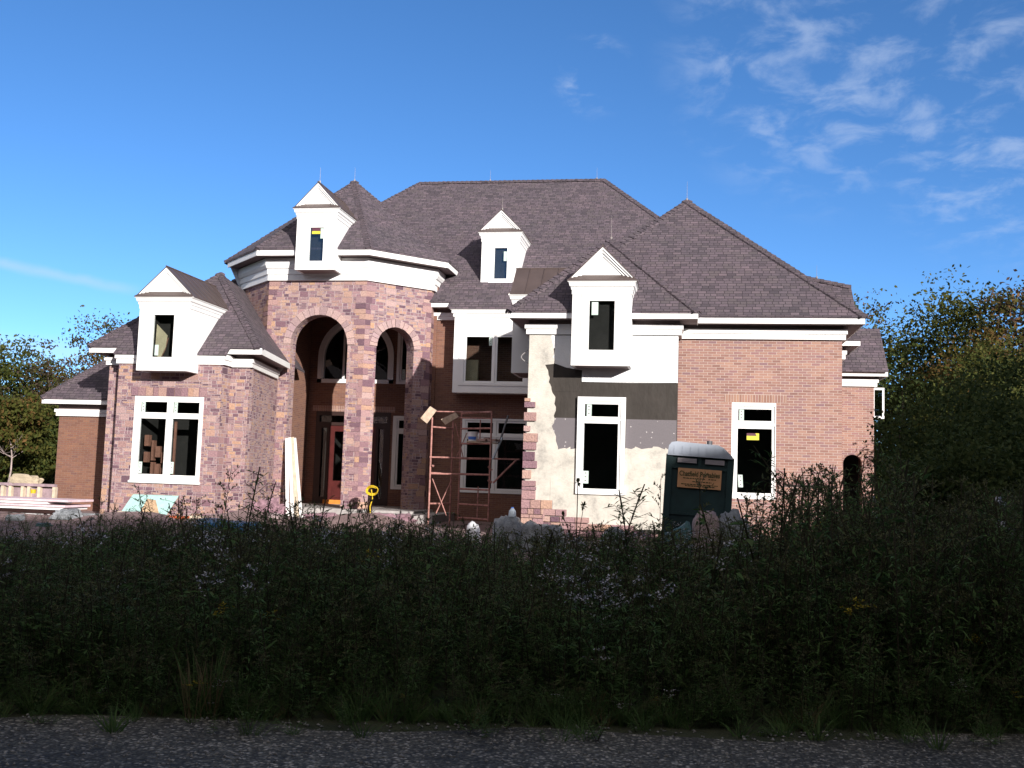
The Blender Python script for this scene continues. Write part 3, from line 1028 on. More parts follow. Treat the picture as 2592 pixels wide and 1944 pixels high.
roof([[(3.4, 31.92, 6.07), (5.03, 31.92, 6.07), (5.03, 33.92, 8.05), (3.0, 34.5, 8.62), (2.4, 34.4, 8.5)],
      [(5.03, 33.92, 8.05), (5.03, 36.2, 6.1), (3.0, 36.8, 6.1), (3.0, 34.5, 8.62)]],
     [((5.03, 33.92, 8.05), (3.0, 34.5, 8.62))])
g_ = MB()
g_.slab([(4.6, 32.4, 6.0), (4.6, 36, 6.0), (4.6, 33.92, 7.95)], (.1, 0, 0))
g_.build('gable_wall', M['white'], H)

# lower wing at the far right
w_ = MB()
facet(w_, (4.3, 34.0), (5.75, 34.0), -0.3, 5.0, .25, (.80, .29, 2.37))
facet(w_, (5.75, 34.25), (5.75, 37.0), -0.3, 5.0, .25)
w_.build('brick_wall', M['brick'], H)
room(4.6, 5.6, -.2, 3.0, 34.26, 1.2)
eave([(4.5, 34.0), (5.75, 34.0), (5.75, 37.0)], 4.83, 5.05, 5.13, 5.29, .36, H)
roof([[(4.3, 33.52, 5.31), (6.10, 33.52, 5.31), (6.10, 35.06, 6.86), (4.3, 35.06, 6.86)],
      [(6.10, 35.06, 6.86), (6.10, 36.7, 5.31), (4.3, 36.7, 5.31), (4.3, 35.06, 6.86)]])
g_ = MB()
g_.slab([(5.72, 34.0, 5.0), (5.72, 36.4, 5.0), (5.72, 35.06, 6.75)], (.1, 0, 0))
g_.build('gable_wall', M['white'], H)
cb = MB()
cb.plate(5.76, 6.10, 3.83, 4.82, [(5.80, 6.04, 3.91, 4.75)], 34.20, 34.25)
cs_ = cb.build('open_casement', M['white'], H)
g_ = MB()
g_.plate(5.79, 6.05, 3.9, 4.76, [], 34.222, 34.23)
g_.build('pane', M['glass'], cs_)

# --- wall dormers ---------------------------------------------------
def dormer(xc, yf, z0, ze, zr, w, dep, win, stickers=(), T=None, sheet=False, room_d=.2):
    """white box dormer with cornice, small pent roof, pediment and metal gable roof"""
    hw_ = w/2
    def mk():
        return MB(T)
    b = mk()
    wx0, wx1, wz0, wz1 = win[0]-.10, win[1]+.10, win[2]-.10, win[3]+.10
    b.plate(xc-hw_, xc+hw_, z0, ze, [(wx0, wx1, wz0, wz1)], yf, yf+.08)
    b.box(xc-hw_, xc-hw_+.08, yf+.08, yf+dep, z0, ze)
    b.box(xc+hw_-.08, xc+hw_, yf+.08, yf+dep, z0, ze)
    b.box(xc-hw_+.08, xc+hw_-.08, yf+.08, yf+dep, z0+.004, z0+.06, 1)
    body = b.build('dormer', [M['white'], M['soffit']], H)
    # window frame, flat band and glass
    f = mk()
    f.plate(wx0, wx1, wz0, wz1, [win], yf-.012, yf+.07)
    f.plate(wx0-.11, wx1+.11, wz0-.11, wz1+.11, [(wx0, wx1, wz0, wz1)], yf-.022, yf+.004)
    fr = f.build('window_frame', M['white'], body)
    g = mk()
    g.plate(win[0]-.01, win[1]+.01, win[2]-.01, win[3]+.01, [], yf+.02, yf+.03)
    g.build('pane', M['glass'], body)
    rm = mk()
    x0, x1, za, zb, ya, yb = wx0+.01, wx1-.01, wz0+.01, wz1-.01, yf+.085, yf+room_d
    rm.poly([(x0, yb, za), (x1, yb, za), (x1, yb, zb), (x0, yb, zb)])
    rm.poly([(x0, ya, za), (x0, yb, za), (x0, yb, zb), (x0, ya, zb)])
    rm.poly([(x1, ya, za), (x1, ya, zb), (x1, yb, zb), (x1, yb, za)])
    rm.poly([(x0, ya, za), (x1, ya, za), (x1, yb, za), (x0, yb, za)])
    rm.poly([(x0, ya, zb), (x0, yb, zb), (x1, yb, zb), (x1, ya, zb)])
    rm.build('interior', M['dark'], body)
    if sheet:
        s = mk()
        s.slab([(win[0]+.0, yf+.16, win[2]), (win[0]+.2, yf+.16, win[2]), (win[0]+.34, yf+.16, win[2]+.32), (win[0]+.38, yf+.16, win[2]+.68), (win[0]+.02, yf+.16, win[3]-.26)], (0, .02, 0))
        s.build('plywood_sheet', M['curtain'], body)
        s = mk()
        s.slab([(win[0]+.2, yf+.2, win[2]), (win[0]+.32, yf+.2, win[2]+.25), (win[0]+.4, yf+.2, win[2]+.62), (win[0]+.3, yf+.2, win[2]+.5)], (0, .02, 0))
        s.build('carton', M['carton'], body)
    for st_ in stickers:
        k_ = mk()
        a, b2, c, d = st_[:4]
        k_.slab([(a, yf+.010, c), (b2, yf+.010, c), (b2, yf+.010, d), (a, yf+.010, d)], (0, .005, 0))
        if len(st_) > 4:
            k_.slab([(a, yf+.007, (c+d)/2), (b2, yf+.007, (c+d)/2), (b2, yf+.007, d), (a, yf+.007, d)], (0, .002, 0), 1)
        k_.build('sticker', [M['yellow'] if len(st_) > 4 else M['sticker'], M['label_dark']], body)
    c = mk()
    prof = [(.004, ze-.36), (.018, ze-.36), (.018, ze-.25), (.035, ze-.24), (.045, ze-.17), (.075, ze-.15), (.10, ze-.05), (.125, ze-.045), (.125, ze), (0, ze+.01)]
    c.sweep([(xc-hw_, yf+dep), (xc-hw_, yf), (xc+hw_, yf), (xc+hw_, yf+dep)], prof)
    c.build('cornice', M['white'], body)
    # pent roof, tympanum, raking boards, gable roof
    o_ = .14
    r_ = mk()
    A0, A1 = (xc-hw_-o_, yf-o_, ze+.005), (xc+hw_+o_, yf-o_, ze+.005)
    B0, B1 = (xc-hw_+.02, yf+.06, ze+.17), (xc+hw_-.02, yf+.06, ze+.17)
    r_.slab([A0, A1, B1, B0], (0, 0, -.028))
    t = (zr-ze)/(hw_+o_)
    ap0, ap1 = (xc, yf-.07, zr), (xc, yf+dep+.6, zr)
    for sg in (-1, 1):
        ea, eb = (xc+sg*(hw_+o_), yf-.07, ze+.008), (xc+sg*(hw_+o_), yf+dep+.6, ze+.008)
        q = [ea, eb, ap1, ap0] if sg > 0 else [eb, ea, ap0, ap1]
        r_.slab(q, (0, 0, -.03))
        # standing seams
        n_ = int((dep+.6)/.42)
        for i in range(1, n_+1):
            ys = yf-.07+i*.42
            r_.slab([(xc+sg*(hw_+o_), ys, ze+.010), (xc+sg*(hw_+o_), ys+.02, ze+.010), (xc+sg*.01, ys+.02, zr), (xc+sg*.01, ys, zr)], (0, 0, .025))
    r_.tube((xc, yf-.08, zr+.005), (xc, yf+dep+.6, zr+.005), .025, 6)
    r_.build('dormer_roof', M['metal_roof'], body)
    p = mk()
    zi = ze+.07
    p.slab([(xc-hw_-.02, yf+.05, zi), (xc+hw_+.02, yf+.05, zi), (xc, yf+.05, zr-.05)], (0, .05, 0))
    for sg in (-1, 1):
        for k2, (wd, pr) in enumerate(((.05, -.055), (.11, -.02), (.17, .02))):
            xo = hw_+o_-.02
            q = [(xc+sg*xo, yf+pr, ze+.02), (xc, yf+pr, zr-.035), (xc, yf+pr, zr-.035-wd*1.3), (xc+sg*(xo-wd*1.3), yf+pr, ze+.02)]
            p.slab(q if sg < 0 else q[::-1], (0, .055-pr, 0))
    p.build('pediment', M['white'], body)
    return body
kd = 28.35/28.8
dormer(-15.62, 28.35, 4.44, 6.68, 7.60, 1.62, 3.4, (-15.95, -15.29, 4.85, 6.13), [(-15.87, -15.75, 4.9, 5.22)], sheet=True, room_d=.55)
dormer(-12.67, 32.80, 8.42, 10.55, 11.46, 1.42, 3.6, (-12.89, -12.40, 8.72, 9.88), [(-12.83, -12.53, 9.66, 9.86, 1), (-12.52, -12.42, 9.5, 9.86)])
dormer(-6.92, 36.30, 8.45, 10.52, 11.36, 1.40, 3.2, (-7.13, -6.66, 8.79, 9.93), [(-6.79, -6.68, 9.45, 9.8)], room_d=.13)
dormer(-2.31, 26.45, 4.55, 6.78, 7.70, 1.54, 2.2, (-2.63, -1.97, 4.96, 6.25), [(-2.57, -2.40, 5.88, 6.22)])
TG = Matrix.Translation((-5.02, 29.3, 0)) @ Matrix.Rotation(R(-90), 4, 'Z')
dormer(0, 0, 4.55, 6.80, 7.70, 1.50, 2.6, (-.33, .33, 4.96, 6.25), T=TG)
hb = MB()
hb.path([(-4.36, 27.35, 5.06)] + [(-4.42-.12*math.sin(a*math.pi/6), 27.36, 5.0-.045*a) for a in range(7)] + [(-4.34, 27.35, 4.68)], .011, 6)
hb.build('cable_loop', M['concrete'], H)

# lightning rods on the roof points
for p, h in ((AT, .55), ((-12.67, 32.9, 11.46), .55), ((-8.55, 42, 14.12), .5), ((-4.0, 42, 14.12), .5), (AH, .62), ((-6.92, 36.4, 11.36), .5), (XG, .7), ((4.0, 34.2, 8.35), .45)):
    b_ = MB()
    b_.tube((p[0], p[1], p[2]-.05), (p[0], p[1], p[2]+h), .007, 6, r2=.003)
    b_.tube((p[0], p[1], p[2]), (p[0], p[1], p[2]+.08), .03, 6)
    b_.build('lightning_rod', M['rod'], H)
# ================================================================== GROUND AND ROAD
def ground_z(x, y):
    """low dirt banks on the building plot, flat elsewhere"""
    z = 0.0
    for cx, cy, sx, sy, h in MOUNDS:
        z += h*math.exp(-((x-cx)/sx)**2-((y-cy)/sy)**2)
    return z
MOUNDS = [(-12.2, 27.6, 1.6, 1.2, .42), (-9.3, 29.2, 1.5, .9, .45), (-14.2, 25.2, 1.4, 1.0, .40), (-1.2, 25.2, 1.6, .9, .30), (-11.0, 31.6, 1.6, 1.0, .15), (-17.5, 26.0, 2.5, 1.5, .2)]
gm = MB()
xs = [-400, -120, -60, -40, -30] + [-26+i*.5 for i in range(72)] + [12, 16, 22, 30, 45, 70, 130, 400]
ys = [-300, -80, -40, -20, -8, 0, 4, 8, 12, 16, 19] + [20+i*.5 for i in range(40)] + [42, 50, 60, 80, 120, 200, 400, 900]
rg = random.Random(2)
gv = []
for y in ys:
    row = []
    for x in xs:
        z = ground_z(x, y)
        if 20 < y < 38 and -25 < x < 9:
            z += rg.uniform(-.03, .03)
        row.append((x, y, z))
    gv.append(row)
for j in range(len(ys)-1):
    for i in range(len(xs)-1):
        gm.poly([gv[j][i], gv[j][i+1], gv[j+1][i+1], gv[j+1][i]])
go = gm.build('ground', M['ground'], smooth=True)
tag(go, 'rough grassy ground with bare pinkish dirt round the house', kind='structure')
# the road edge runs from the left of the picture to the right
eA, eB = UZ(0, 1822, 0), UZ(2592, 1876, 0)
ed = Vector((eB.x-eA.x, eB.y-eA.y, 0)).normalized()
en = Vector((-ed.y, ed.x, 0))
rr = random.Random(4)
edge = []
for i in range(-60, 100):
    p = eA + ed*(i*.4)
    p = p + en*(0.09*math.sin(i*.9)+.06*math.sin(i*.37+1)+rr.uniform(-.07, .07))
    edge.append((p.x, p.y))
rb = MB()
for (xa, ya), (xb, yb) in zip(edge[:-1], edge[1:]):
    oa, ob = Vector((xa, ya, 0)) - en*8.0, Vector((xb, yb, 0)) - en*8.0
    rb.poly([(oa.x, oa.y, .006), (ob.x, ob.y, .006), (xb, yb, .006), (xa, ya, .006)])
ro = rb.build('road', M['road'])
tag(ro, 'dark chip sealed road with pale stone flecks', kind='structure')
# loose chippings along the road edge: nobody could count them
M['chip'] = plain('chippings', (.22, .215, .20), .9, .6, 30)
def fast_mesh(name, V, Q, mats, midx=None, parent=None, smooth=False):
    """a big mesh from numpy arrays: V (n,3), Q (m,4) quads"""
    me = bpy.data.meshes.new(name)
    me.vertices.add(len(V))
    me.vertices.foreach_set('co', np.ascontiguousarray(V, dtype=np.float32).ravel())
    me.loops.add(Q.size)
    me.loops.foreach_set('vertex_index', np.ascontiguousarray(Q, dtype=np.int32).ravel())
    me.polygons.add(len(Q))
    k = Q.shape[1]
    me.polygons.foreach_set('loop_start', np.arange(0, Q.size, k, dtype=np.int32))
    me.polygons.foreach_set('loop_total', np.full(len(Q), k, dtype=np.int32))
    for mt in mats:
        me.materials.append(mt)
    if midx is not None:
        me.polygons.foreach_set('material_index', np.ascontiguousarray(midx, dtype=np.int32))
    me.update(calc_edges=True)
    me.validate()
    o = bpy.data.objects.new(name, me)
    COL.objects.link(o)
    if parent is not None:
        o.parent = parent
        o.matrix_parent_inverse = Matrix.Translation(parent_loc(parent)).inverted()
    return o
n = 5200
t = RNG.uniform(-9, 13, n)
s_ = -np.abs(RNG.normal(0, 1.0, n))*1.0 + .12
base = np.array([[eA.x+ed.x*a+en.x*b, eA.y+ed.y*a+en.y*b, .008] for a, b in zip(t, s_)])
oct_ = np.array([[1, 0, 0], [0, 1, 0], [-1, 0, 0], [0, -1, 0], [0, 0, .7], [0, 0, -.5]], float)
tri = np.array([[0, 1, 4], [1, 2, 4], [2, 3, 4], [3, 0, 4], [1, 0, 5], [2, 1, 5], [3, 2, 5], [0, 3, 5]])
sc = RNG.uniform(.006, .017, (n, 1, 1))*RNG.uniform(.6, 1.3, (n, 6, 3))
V = (oct_[None]*sc + base[:, None, :]).reshape(-1, 3)
Q = (tri[None] + (np.arange(n)*6)[:, None, None]).reshape(-1, 3)
co_ = fast_mesh('chippings', V, Q, [M['chip']])
tag(co_, 'loose stone chippings scattered along the road edge', kind='stuff')

# ================================================================== PLANTS
GREEN = [(0, (.012, .018, .006)), (.3, (.024, .034, .010)), (.55, (.040, .050, .015)), (.8, (.062, .060, .022)), (1, (.030, .042, .020))]
M['weed'] = leaf_mat('weed_leaf', [(0, (.036, .066, .024)), (.35, (.062, .120, .038)), (.6, (.094, .158, .052)), (.85, (.122, .142, .060)), (1, (.060, .132, .056))], .3)
M['straw'] = leaf_mat('straw', [(0, (.10, .075, .04)), (1, (.20, .16, .09))], .2)
M['petal'] = leaf_mat('white_petal', [(0, (.42, .42, .42)), (1, (.6, .58, .62))], .3)
M['tuft'] = leaf_mat('seed_tuft', [(0, (.060, .072, .030)), (1, (.135, .135, .062))], .3)
M['goldrod'] = leaf_mat('yellow_flower', [(0, (.30, .23, .02)), (1, (.45, .36, .04))], .3)
M['stem'] = plain('weed_stem', (.045, .040, .022), .8, .3, 5)
M['leafA'] = leaf_mat('leaf_green', [(0, (.030, .038, .010)), (.4, (.058, .070, .016)), (.7, (.096, .092, .024)), (1, (.074, .094, .028))], .3)
M['leafB'] = leaf_mat('leaf_turning', [(0, (.034, .034, .010)), (.4, (.080, .062, .018)), (.7, (.150, .080, .030)), (1, (.075, .080, .024))], .25)
M['leafC'] = leaf_mat('leaf_dark', [(0, (.024, .036, .012)), (.5, (.046, .066, .020)), (.8, (.074, .086, .028)), (1, (.052, .080, .030))], .3)
M['leafD'] = leaf_mat('leaf_plum', [(0, (.040, .026, .026)), (.4, (.075, .050, .040)), (.7, (.052, .052, .022)), (1, (.095, .052, .045))], .25)
M['bark'] = plain('bark', (.085, .066, .052), .95, .3, 7, bmp=.03)
M['birch'] = plain('pale_bark', (.40, .32, .30), .9, .25, 7, bmp=.02)

class Plant:
    """leaf quads gathered as numpy rows, with a material index each"""
    def __init__(self):
        self.V, self.M = [], []
    def quad(self, a, b, c, d, m):
        self.V.append((a, b, c, d))
        self.M.append(m)
    def leaf(self, p, d, ln, w, m, droop=0.0, rnd=random):
        p = Vector(p); d = Vector(d).normalized()
        s = d.cross(Vector((rnd.uniform(-.4, .4), rnd.uniform(-.4, .4), 1)))
        if s.length < 1e-3:
            s = Vector((1, 0, 0))
        s.normalize()
        mid = p + d*ln*.45
        tip = p + d*ln + Vector((0, 0, -droop*ln))
        self.quad(p, mid+s*w/2, tip, mid-s*w/2, m)
    def stem(self, a, b, w, m):
        a = Vector(a); b = Vector(b)
        d = (b-a)
        if d.length < 1e-5:
            return
        t_ = d.orthogonal().normalized()
        u_ = d.cross(t_).normalized()
        for s in (t_, u_):
            self.quad(a-s*w/2, a+s*w/2, b+s*w/3, b-s*w/3, m)
    def arrays(self):
        V = np.array([[tuple(p) for p in q] for q in self.V], float).reshape(-1, 3)
        return V, np.array(self.M, int)

def goldenrod(rnd, white=False, yellow=False, bare=False):
    P = Plant()
    lean = Vector((rnd.uniform(-.16, .16), rnd.uniform(-.16, .16), 0))
    pts = [Vector((0, 0, 0)) + lean*(k/8)**2 + Vector((0, 0, k/8)) for k in range(9)]
    for a, b in zip(pts[:-1], pts[1:]):
        P.stem(a, b, .009, 1)
    n = 44 if not bare else 16
    for i in range(n):
        k = rnd.uniform(.12, .82)
        q = lean*k*k + Vector((0, 0, k))
        a = i*2.4 + rnd.uniform(-.4, .4)
        P.leaf(q, (math.cos(a), math.sin(a), rnd.uniform(-.1, .7)), rnd.uniform(.07, .15)*(1.15-.5*k), rnd.uniform(.012, .022), 0, rnd.uniform(0, .5), rnd)
    top = lean + Vector((0, 0, 1))
    nb = rnd.randint(6, 10)
    for i in range(nb):
        k = rnd.uniform(.72, .99)
        q = lean*k*k + Vector((0, 0, k))
        a = rnd.uniform(0, 6.28)
        ln = rnd.uniform(.08, .22)*(1.35-k)*2.0
        d = Vector((math.cos(a), math.sin(a), rnd.uniform(.5, 1.1))).normalized()
        prev = q
        for s in range(1, 5):
            nx = q + d*ln*s/4 + Vector((0, 0, -.25*ln*(s/4)**2))
            P.stem(prev, nx, .004, 1)
            for _ in range(3 if not bare else 1):
                e = Vector((rnd.uniform(-1, 1), rnd.uniform(-1, 1), rnd.uniform(-.2, 1)))
                m = 4 if yellow else (3 if white and rnd.random() < .55 else 2)
                P.leaf(nx, e, rnd.uniform(.014, .030), rnd.uniform(.010, .018), m, 0, rnd)
            prev = nx
    return P.arrays()
def feather(rnd):
    """tall stalk with long side branches all the way up, like a bottle brush"""
    P = Plant()
    lean = Vector((rnd.uniform(-.2, .2), rnd.uniform(-.2, .2), 0))
    def at_(k): return lean*k*k + Vector((0, 0, k))
    for k in range(10):
        P.stem(at_(k/10), at_((k+1)/10), .010, 1)
    for i in range(26):
        k = .18 + .8*i/26
        a = i*2.4 + rnd.uniform(-.5, .5)
        ln = (.30*(1-k)+.06)*rnd.uniform(.7, 1.2)
        d = Vector((math.cos(a), math.sin(a), rnd.uniform(.4, .9))).normalized()
        q = at_(k)
        P.stem(q, q+d*ln, .004, 1)
        for s in range(6):
            p = q + d*ln*(.25+.75*s/6)
            e = Vector((rnd.uniform(-1, 1), rnd.uniform(-1, 1), rnd.uniform(-.3, .8)))
            P.leaf(p, e, rnd.uniform(.03, .07), rnd.uniform(.006, .012), 0, .2, rnd)
    return P.arrays()
def broad(rnd):
    P = Plant()
    for b_ in range(5):
        a = rnd.uniform(0, 6.28)
        d = Vector((math.cos(a)*.35, math.sin(a)*.35, 1))
        ln = rnd.uniform(.6, 1.0)
        P.stem((0, 0, 0), d*ln, .010, 1)
        for i in range(15):
            k = rnd.uniform(.25, 1)
            e = Vector((rnd.uniform(-1, 1), rnd.uniform(-1, 1), rnd.uniform(-.2, .5)))
            P.leaf(d*ln*k, e, rnd.uniform(.045, .095), rnd.uniform(.018, .038), 0, .3, rnd)
    return P.arrays()
def grass(rnd, straw=False):
    P = Plant()
    for i in range(26):
        a = rnd.uniform(0, 6.28)
        r_ = rnd.uniform(0, .12)
        b = Vector((math.cos(a)*r_, math.sin(a)*r_, 0))
        d = Vector((math.cos(a)*rnd.uniform(.05, .5), math.sin(a)*rnd.uniform(.05, .5), 1)).normalized()
        ln = rnd.uniform(.5, 1.0)
        m = 5 if (straw and rnd.random() < .6) else 0
        s = d.orthogonal().normalized()*.006
        mid = b + d*ln*.6
        tip = b + d*ln + Vector((d.x*ln*.25, d.y*ln*.25, -.05))
        P.quad(b-s, b+s, mid+s*.8, mid-s*.8, m)
        P.quad(mid-s*.8, mid+s*.8, tip, tip, m)
    return P.arrays()
def seedhead(rnd):
    """bare stalk with a dark round head (teasel)"""
    P = Plant()
    P.stem((0, 0, 0), (0, 0, 1), .010, 1)
    for br in ((0, 0, 1.0), (.12, .03, .86), (-.10, .05, .80)):
        c = Vector(br)
        P.stem((0, 0, .6), c, .006, 1)
        for i in range(16):
            e = Vector((rnd.gauss(0, 1), rnd.gauss(0, 1), rnd.gauss(0, 1.5))).normalized()
            P.leaf(c, e, .035, .02, 2, 0, rnd)
    for i in range(10):
        a = rnd.uniform(0, 6.28)
        P.leaf((0, 0, rnd.uniform(.1, .6)), (math.cos(a), math.sin(a), .5), .16, .025, 0, .4, rnd)
    return P.arrays()
WM = ['weed', 'stem', 'tuft', 'petal', 'goldrod', 'straw']
WMAT = [M[k] for k in WM]
prnd = random.Random(31)
PROTO = {'g': [goldenrod(prnd) for _ in range(7)], 'w': [goldenrod(prnd, white=True) for _ in range(3)], 'y': [goldenrod(prnd, yellow=True) for _ in range(1)],
         'f': [feather(prnd) for _ in range(5)], 'b': [broad(prnd) for _ in range(5)], 't': [grass(prnd) for _ in range(4)], 's': [grass(prnd, True) for _ in range(2)],
         'h': [seedhead(prnd) for _ in range(2)]}
def weed_top(px):
    """how far below eye level, per metre of depth, the weed tops lie across the verge"""
    return float(np.interp(px, [-200, 150, 300, 450, 600, 700, 800, 950, 1100, 1220, 1350, 1480, 1620, 1760, 1850, 1920, 2000, 2120, 2250, 2450, 2800], [.080, .079, .070, .062, .058, .053, .055, .061, .057, .065, .064, .059, .055, .055, .052, .034, .018, .006, -.008, -.014, -.010]))
def px_of(x, y, z=1.0):
    q = Vector((x, y, z)) - EYE
    d = q.dot(fw)
    return 1296 + F*q.dot(rt)/d
def edge_y(x):
    return eA.y + (x-eA.x)*ed.y/ed.x
AV, AM = [], []
def scatter(kind, x, y, h, z=0.0, rot=None, wide=1.0):
    V, Mi = PROTO[kind][int(RNG.integers(len(PROTO[kind])))]
    a = RNG.uniform(0, 6.283) if rot is None else rot
    c, s = math.cos(a), math.sin(a)
    w = h**.5 * wide
    X = (V[:, 0]*c - V[:, 1]*s)*w + x
    Y = (V[:, 0]*s + V[:, 1]*c)*w + y
    AV.append(np.stack([X, Y, V[:, 2]*h + z], 1))
    AM.append(Mi)
kinds = list('gggggggfffffbtw')
rows = 0
for i in range(7200):
    u = RNG.uniform(0, 1)
    depth = 0.15 + 9.5*u**1.5
    px = RNG.uniform(-260, 2850) if i < 5400 else (RNG.uniform(-1000, -260) if i % 2 else RNG.uniform(2850, 3500))
    # a point on the verge at that distance from the road edge, seen along that column
    d = ray(px, 1400)
    tx = d.x/d.y
    y = (eA.y + depth - eA.x*ed.y/ed.x)/(1 - tx*ed.y/ed.x)
    x = tx*y
    top = 1.6 - weed_top(px)*y
    h = top*RNG.uniform(.58, .98) - RNG.uniform(0, .09)
    if depth < .5:
        h *= RNG.uniform(.12, .5)
    elif depth < 1.0:
        h *= RNG.uniform(.5, .95)
    h += .09*math.sin(px*.021+y*1.1) + .07*math.sin(px*.049+1.3) - .03
    if RNG.uniform() < .06:
        h += RNG.uniform(.05, .24)
    k = kinds[int(RNG.integers(len(kinds)))]
    if depth < .5 and RNG.uniform() < .3:
        k = 't' if RNG.uniform() < .8 else 's'
    if k == 'w' and not (500 < px < 720 or 1350 < px < 1680 or RNG.uniform() < .12):
        k = 'g'
    if RNG.uniform() < .004:
        k = 'y'
    if k in 'ts':
        h *= .6
    scatter(k, x, y, max(.10, h))
for i in range(1300):          # thinner growth between the verge and the building plot
    px = RNG.uniform(-300, 2900)
    y = RNG.uniform(15, 23)
    d = ray(px, 1300)
    x = d.x/d.y*y
    scatter(kinds[int(RNG.integers(len(kinds)))], x, y, RNG.uniform(.2, .5), wide=1.2)
for i in range(620):          # thin growth between the solid mass and the yard
    px = RNG.uniform(-120, 1900)
    y = RNG.uniform(8.5, 14.5)
    d = ray(px, 1300)
    x = d.x/d.y*y
    hz = 1193 + .0321*(px-1296)
    k_ = float(np.interp(px, [-100, 200, 350, 450, 700, 900, 1150, 1250, 1400, 1550, 1700, 1850], [205, 195, 165, 160, 140, 140, 138, 150, 152, 138, 135, 120]))
    q = UY(px, hz + k_ - abs(RNG.normal(0, 1))*24 + 27, y)
    scatter('gfgwgfgb'[int(RNG.integers(8))], q.x, y, max(.45, q.z), wide=RNG.uniform(.8, 1.25))
for i in range(120):          # stalks standing clear of the mass
    px = RNG.uniform(230, 1000) if i < 62 else RNG.uniform(1880, 2300)
    y = RNG.uniform(8.3, 12.5)
    d = ray(px, 1300)
    x = d.x/d.y*y
    yt = RNG.uniform(1255, 1335) if i < 62 else RNG.uniform(1190, 1290) - (px-1880)*.12
    q = UY(px, yt, y)
    scatter('gfgbgf'[int(RNG.integers(6))], q.x, y, max(.5, q.z), wide=RNG.uniform(.8, 1.2))
for i in range(420):          # low growth creeping over the road edge
    a = RNG.uniform(-9, 13)
    b_ = RNG.uniform(-.28, .25)
    scatter('tgbt'[int(RNG.integers(4))], eA.x+ed.x*a+en.x*b_, eA.y+ed.y*a+en.y*b_, RNG.uniform(.05, .22), z=.0, wide=1.0)
for px, py in ((560, 1500), (580, 1540), (600, 1440), (575, 1480), (1430, 1500), (1470, 1530), (1440, 1580), (1520, 1590), (1560, 1620), (1610, 1600), (1400, 1560), (930, 1450)):
    q = UZ(px, py, .75)
    scatter('w', q.x, max(q.y, edge_y(q.x)+.4), .95)
for px in (470, 512, 530):      # pale straw standing at the road edge
    q = UZ(px, 1825, 0)
    scatter('s', q.x, q.y+.10, .58, wide=.6)
V = np.concatenate(AV)
Mi = np.concatenate(AM)
Q = np.arange(len(V), dtype=np.int32).reshape(-1, 4)
wo = fast_mesh('weeds', V, Q, WMAT, Mi)
tag(wo, 'dense dark verge of goldenrod and other weeds in shade along the road', kind='stuff')

def single_weed(kind, px, ytop, Y, label, wide=1.0, tilt=0.0, ybase=None, idx=0):
    """a weed that stands above the rest: a thing with stem and leaves"""
    tp = UY(px, ytop, Y)
    h = tp.z
    V, Mi = PROTO[kind][idx % len(PROTO[kind])]
    w = h**.5*wide
    o = thing('weed', (tp.x, Y, 0), label, 'weed', 'tall weeds above the verge')
    a = idx*1.7
    c, s = math.cos(a), math.sin(a)
    top = V[:, 2].max()
    X = (V[:, 0]*c - V[:, 1]*s)*w + np.maximum(V[:, 2], 0)**1.6*tilt*h
    Yv = (V[:, 0]*s + V[:, 1]*c)*w
    P = np.stack([X+tp.x-tilt*h, Yv+Y, V[:, 2]*h/top], 1).reshape(-1, 4, 3)
    for nm, ms in (('stem', (1,)), ('leaves', (0, 2, 3, 4, 5))):
        sel = np.isin(Mi, ms)
        v = P[sel].reshape(-1, 3)
        fast_mesh(nm, v, np.arange(len(v), dtype=np.int32).reshape(-1, 4), WMAT, Mi[sel], o)
    return o
for i, a in enumerate([
    ('f', 622, 1180, 9.6, 'tall feathery weed in front of the stone wing between the double window and the porch', 1.3),
    ('f', 650, 1215, 10.0, 'bushy weed leaning beside the tallest feathery weed by the leaning boards', 1.2),
    ('g', 565, 1172, 9.2, 'thin upright weed rising in front of the stone wall beside the double window', .7),
    ('f', 388, 1225, 9.4, 'broad feathery weed in front of the pale teal board', 1.1),
    ('g', 470, 1252, 9.0, 'slim weed below the open half of the double window', .8),
    ('g', 740, 1262, 9.5, 'weed rising in front of the white boards leaning on the porch', .9),
    ('b', 800, 1268, 9.8, 'dark bushy weed in front of the red front door', 1.3),
    ('g', 250, 1290, 9.0, 'weed in front of the brick of the low brick wing', 1.0),
    ('h', 1463, 1207, 9.6, 'dark round headed seed stalk crossing the corner of the unfinished wall window', 1.0),
    ('f', 1545, 1222, 9.2, 'bare brown branching weed below the unfinished wall window', 1.4),
    ('f', 1610, 1240, 9.4, 'spreading brown weed between the unfinished wall window and the portable toilet', 1.5),
    ('g', 1673, 1193, 9.0, 'narrow dark weed spike standing against the portable toilet edge that faces the pale mortar wall', .6),
    ('g', 1775, 1190, 8.8, 'weed stalk crossing the sign of the portable toilet', .8),
    ('g', 1850, 1250, 9.0, 'weed beneath the window of the tall brick wing', 1.0),
    ('f', 2020, 1128, 9.4, 'tall slanting weed crossing the corner of the tall brick wing', 1.3, -.22),
    ('f', 2180, 1094, 9.8, 'tallest upright weed in front of the small dark arched opening', 1.0),
    ('b', 2130, 1175, 9.6, 'leafy dark weed in front of the small dark arched opening', 1.6),
    ('f', 2075, 1200, 9.2, 'bushy weed in front of the dark rail by the tall brick wing', 1.4),
    ('b', 1990, 1262, 9.0, 'low bushy weed below the dark rail', 1.5),
    ('f', 2240, 1160, 10.5, 'feathery weed between the small arched opening and the dark shrubs', 1.3),
]):
    single_weed(a[0], a[1], a[2], a[3], a[4], a[5], a[6] if len(a) > 6 else 0.0, idx=i)

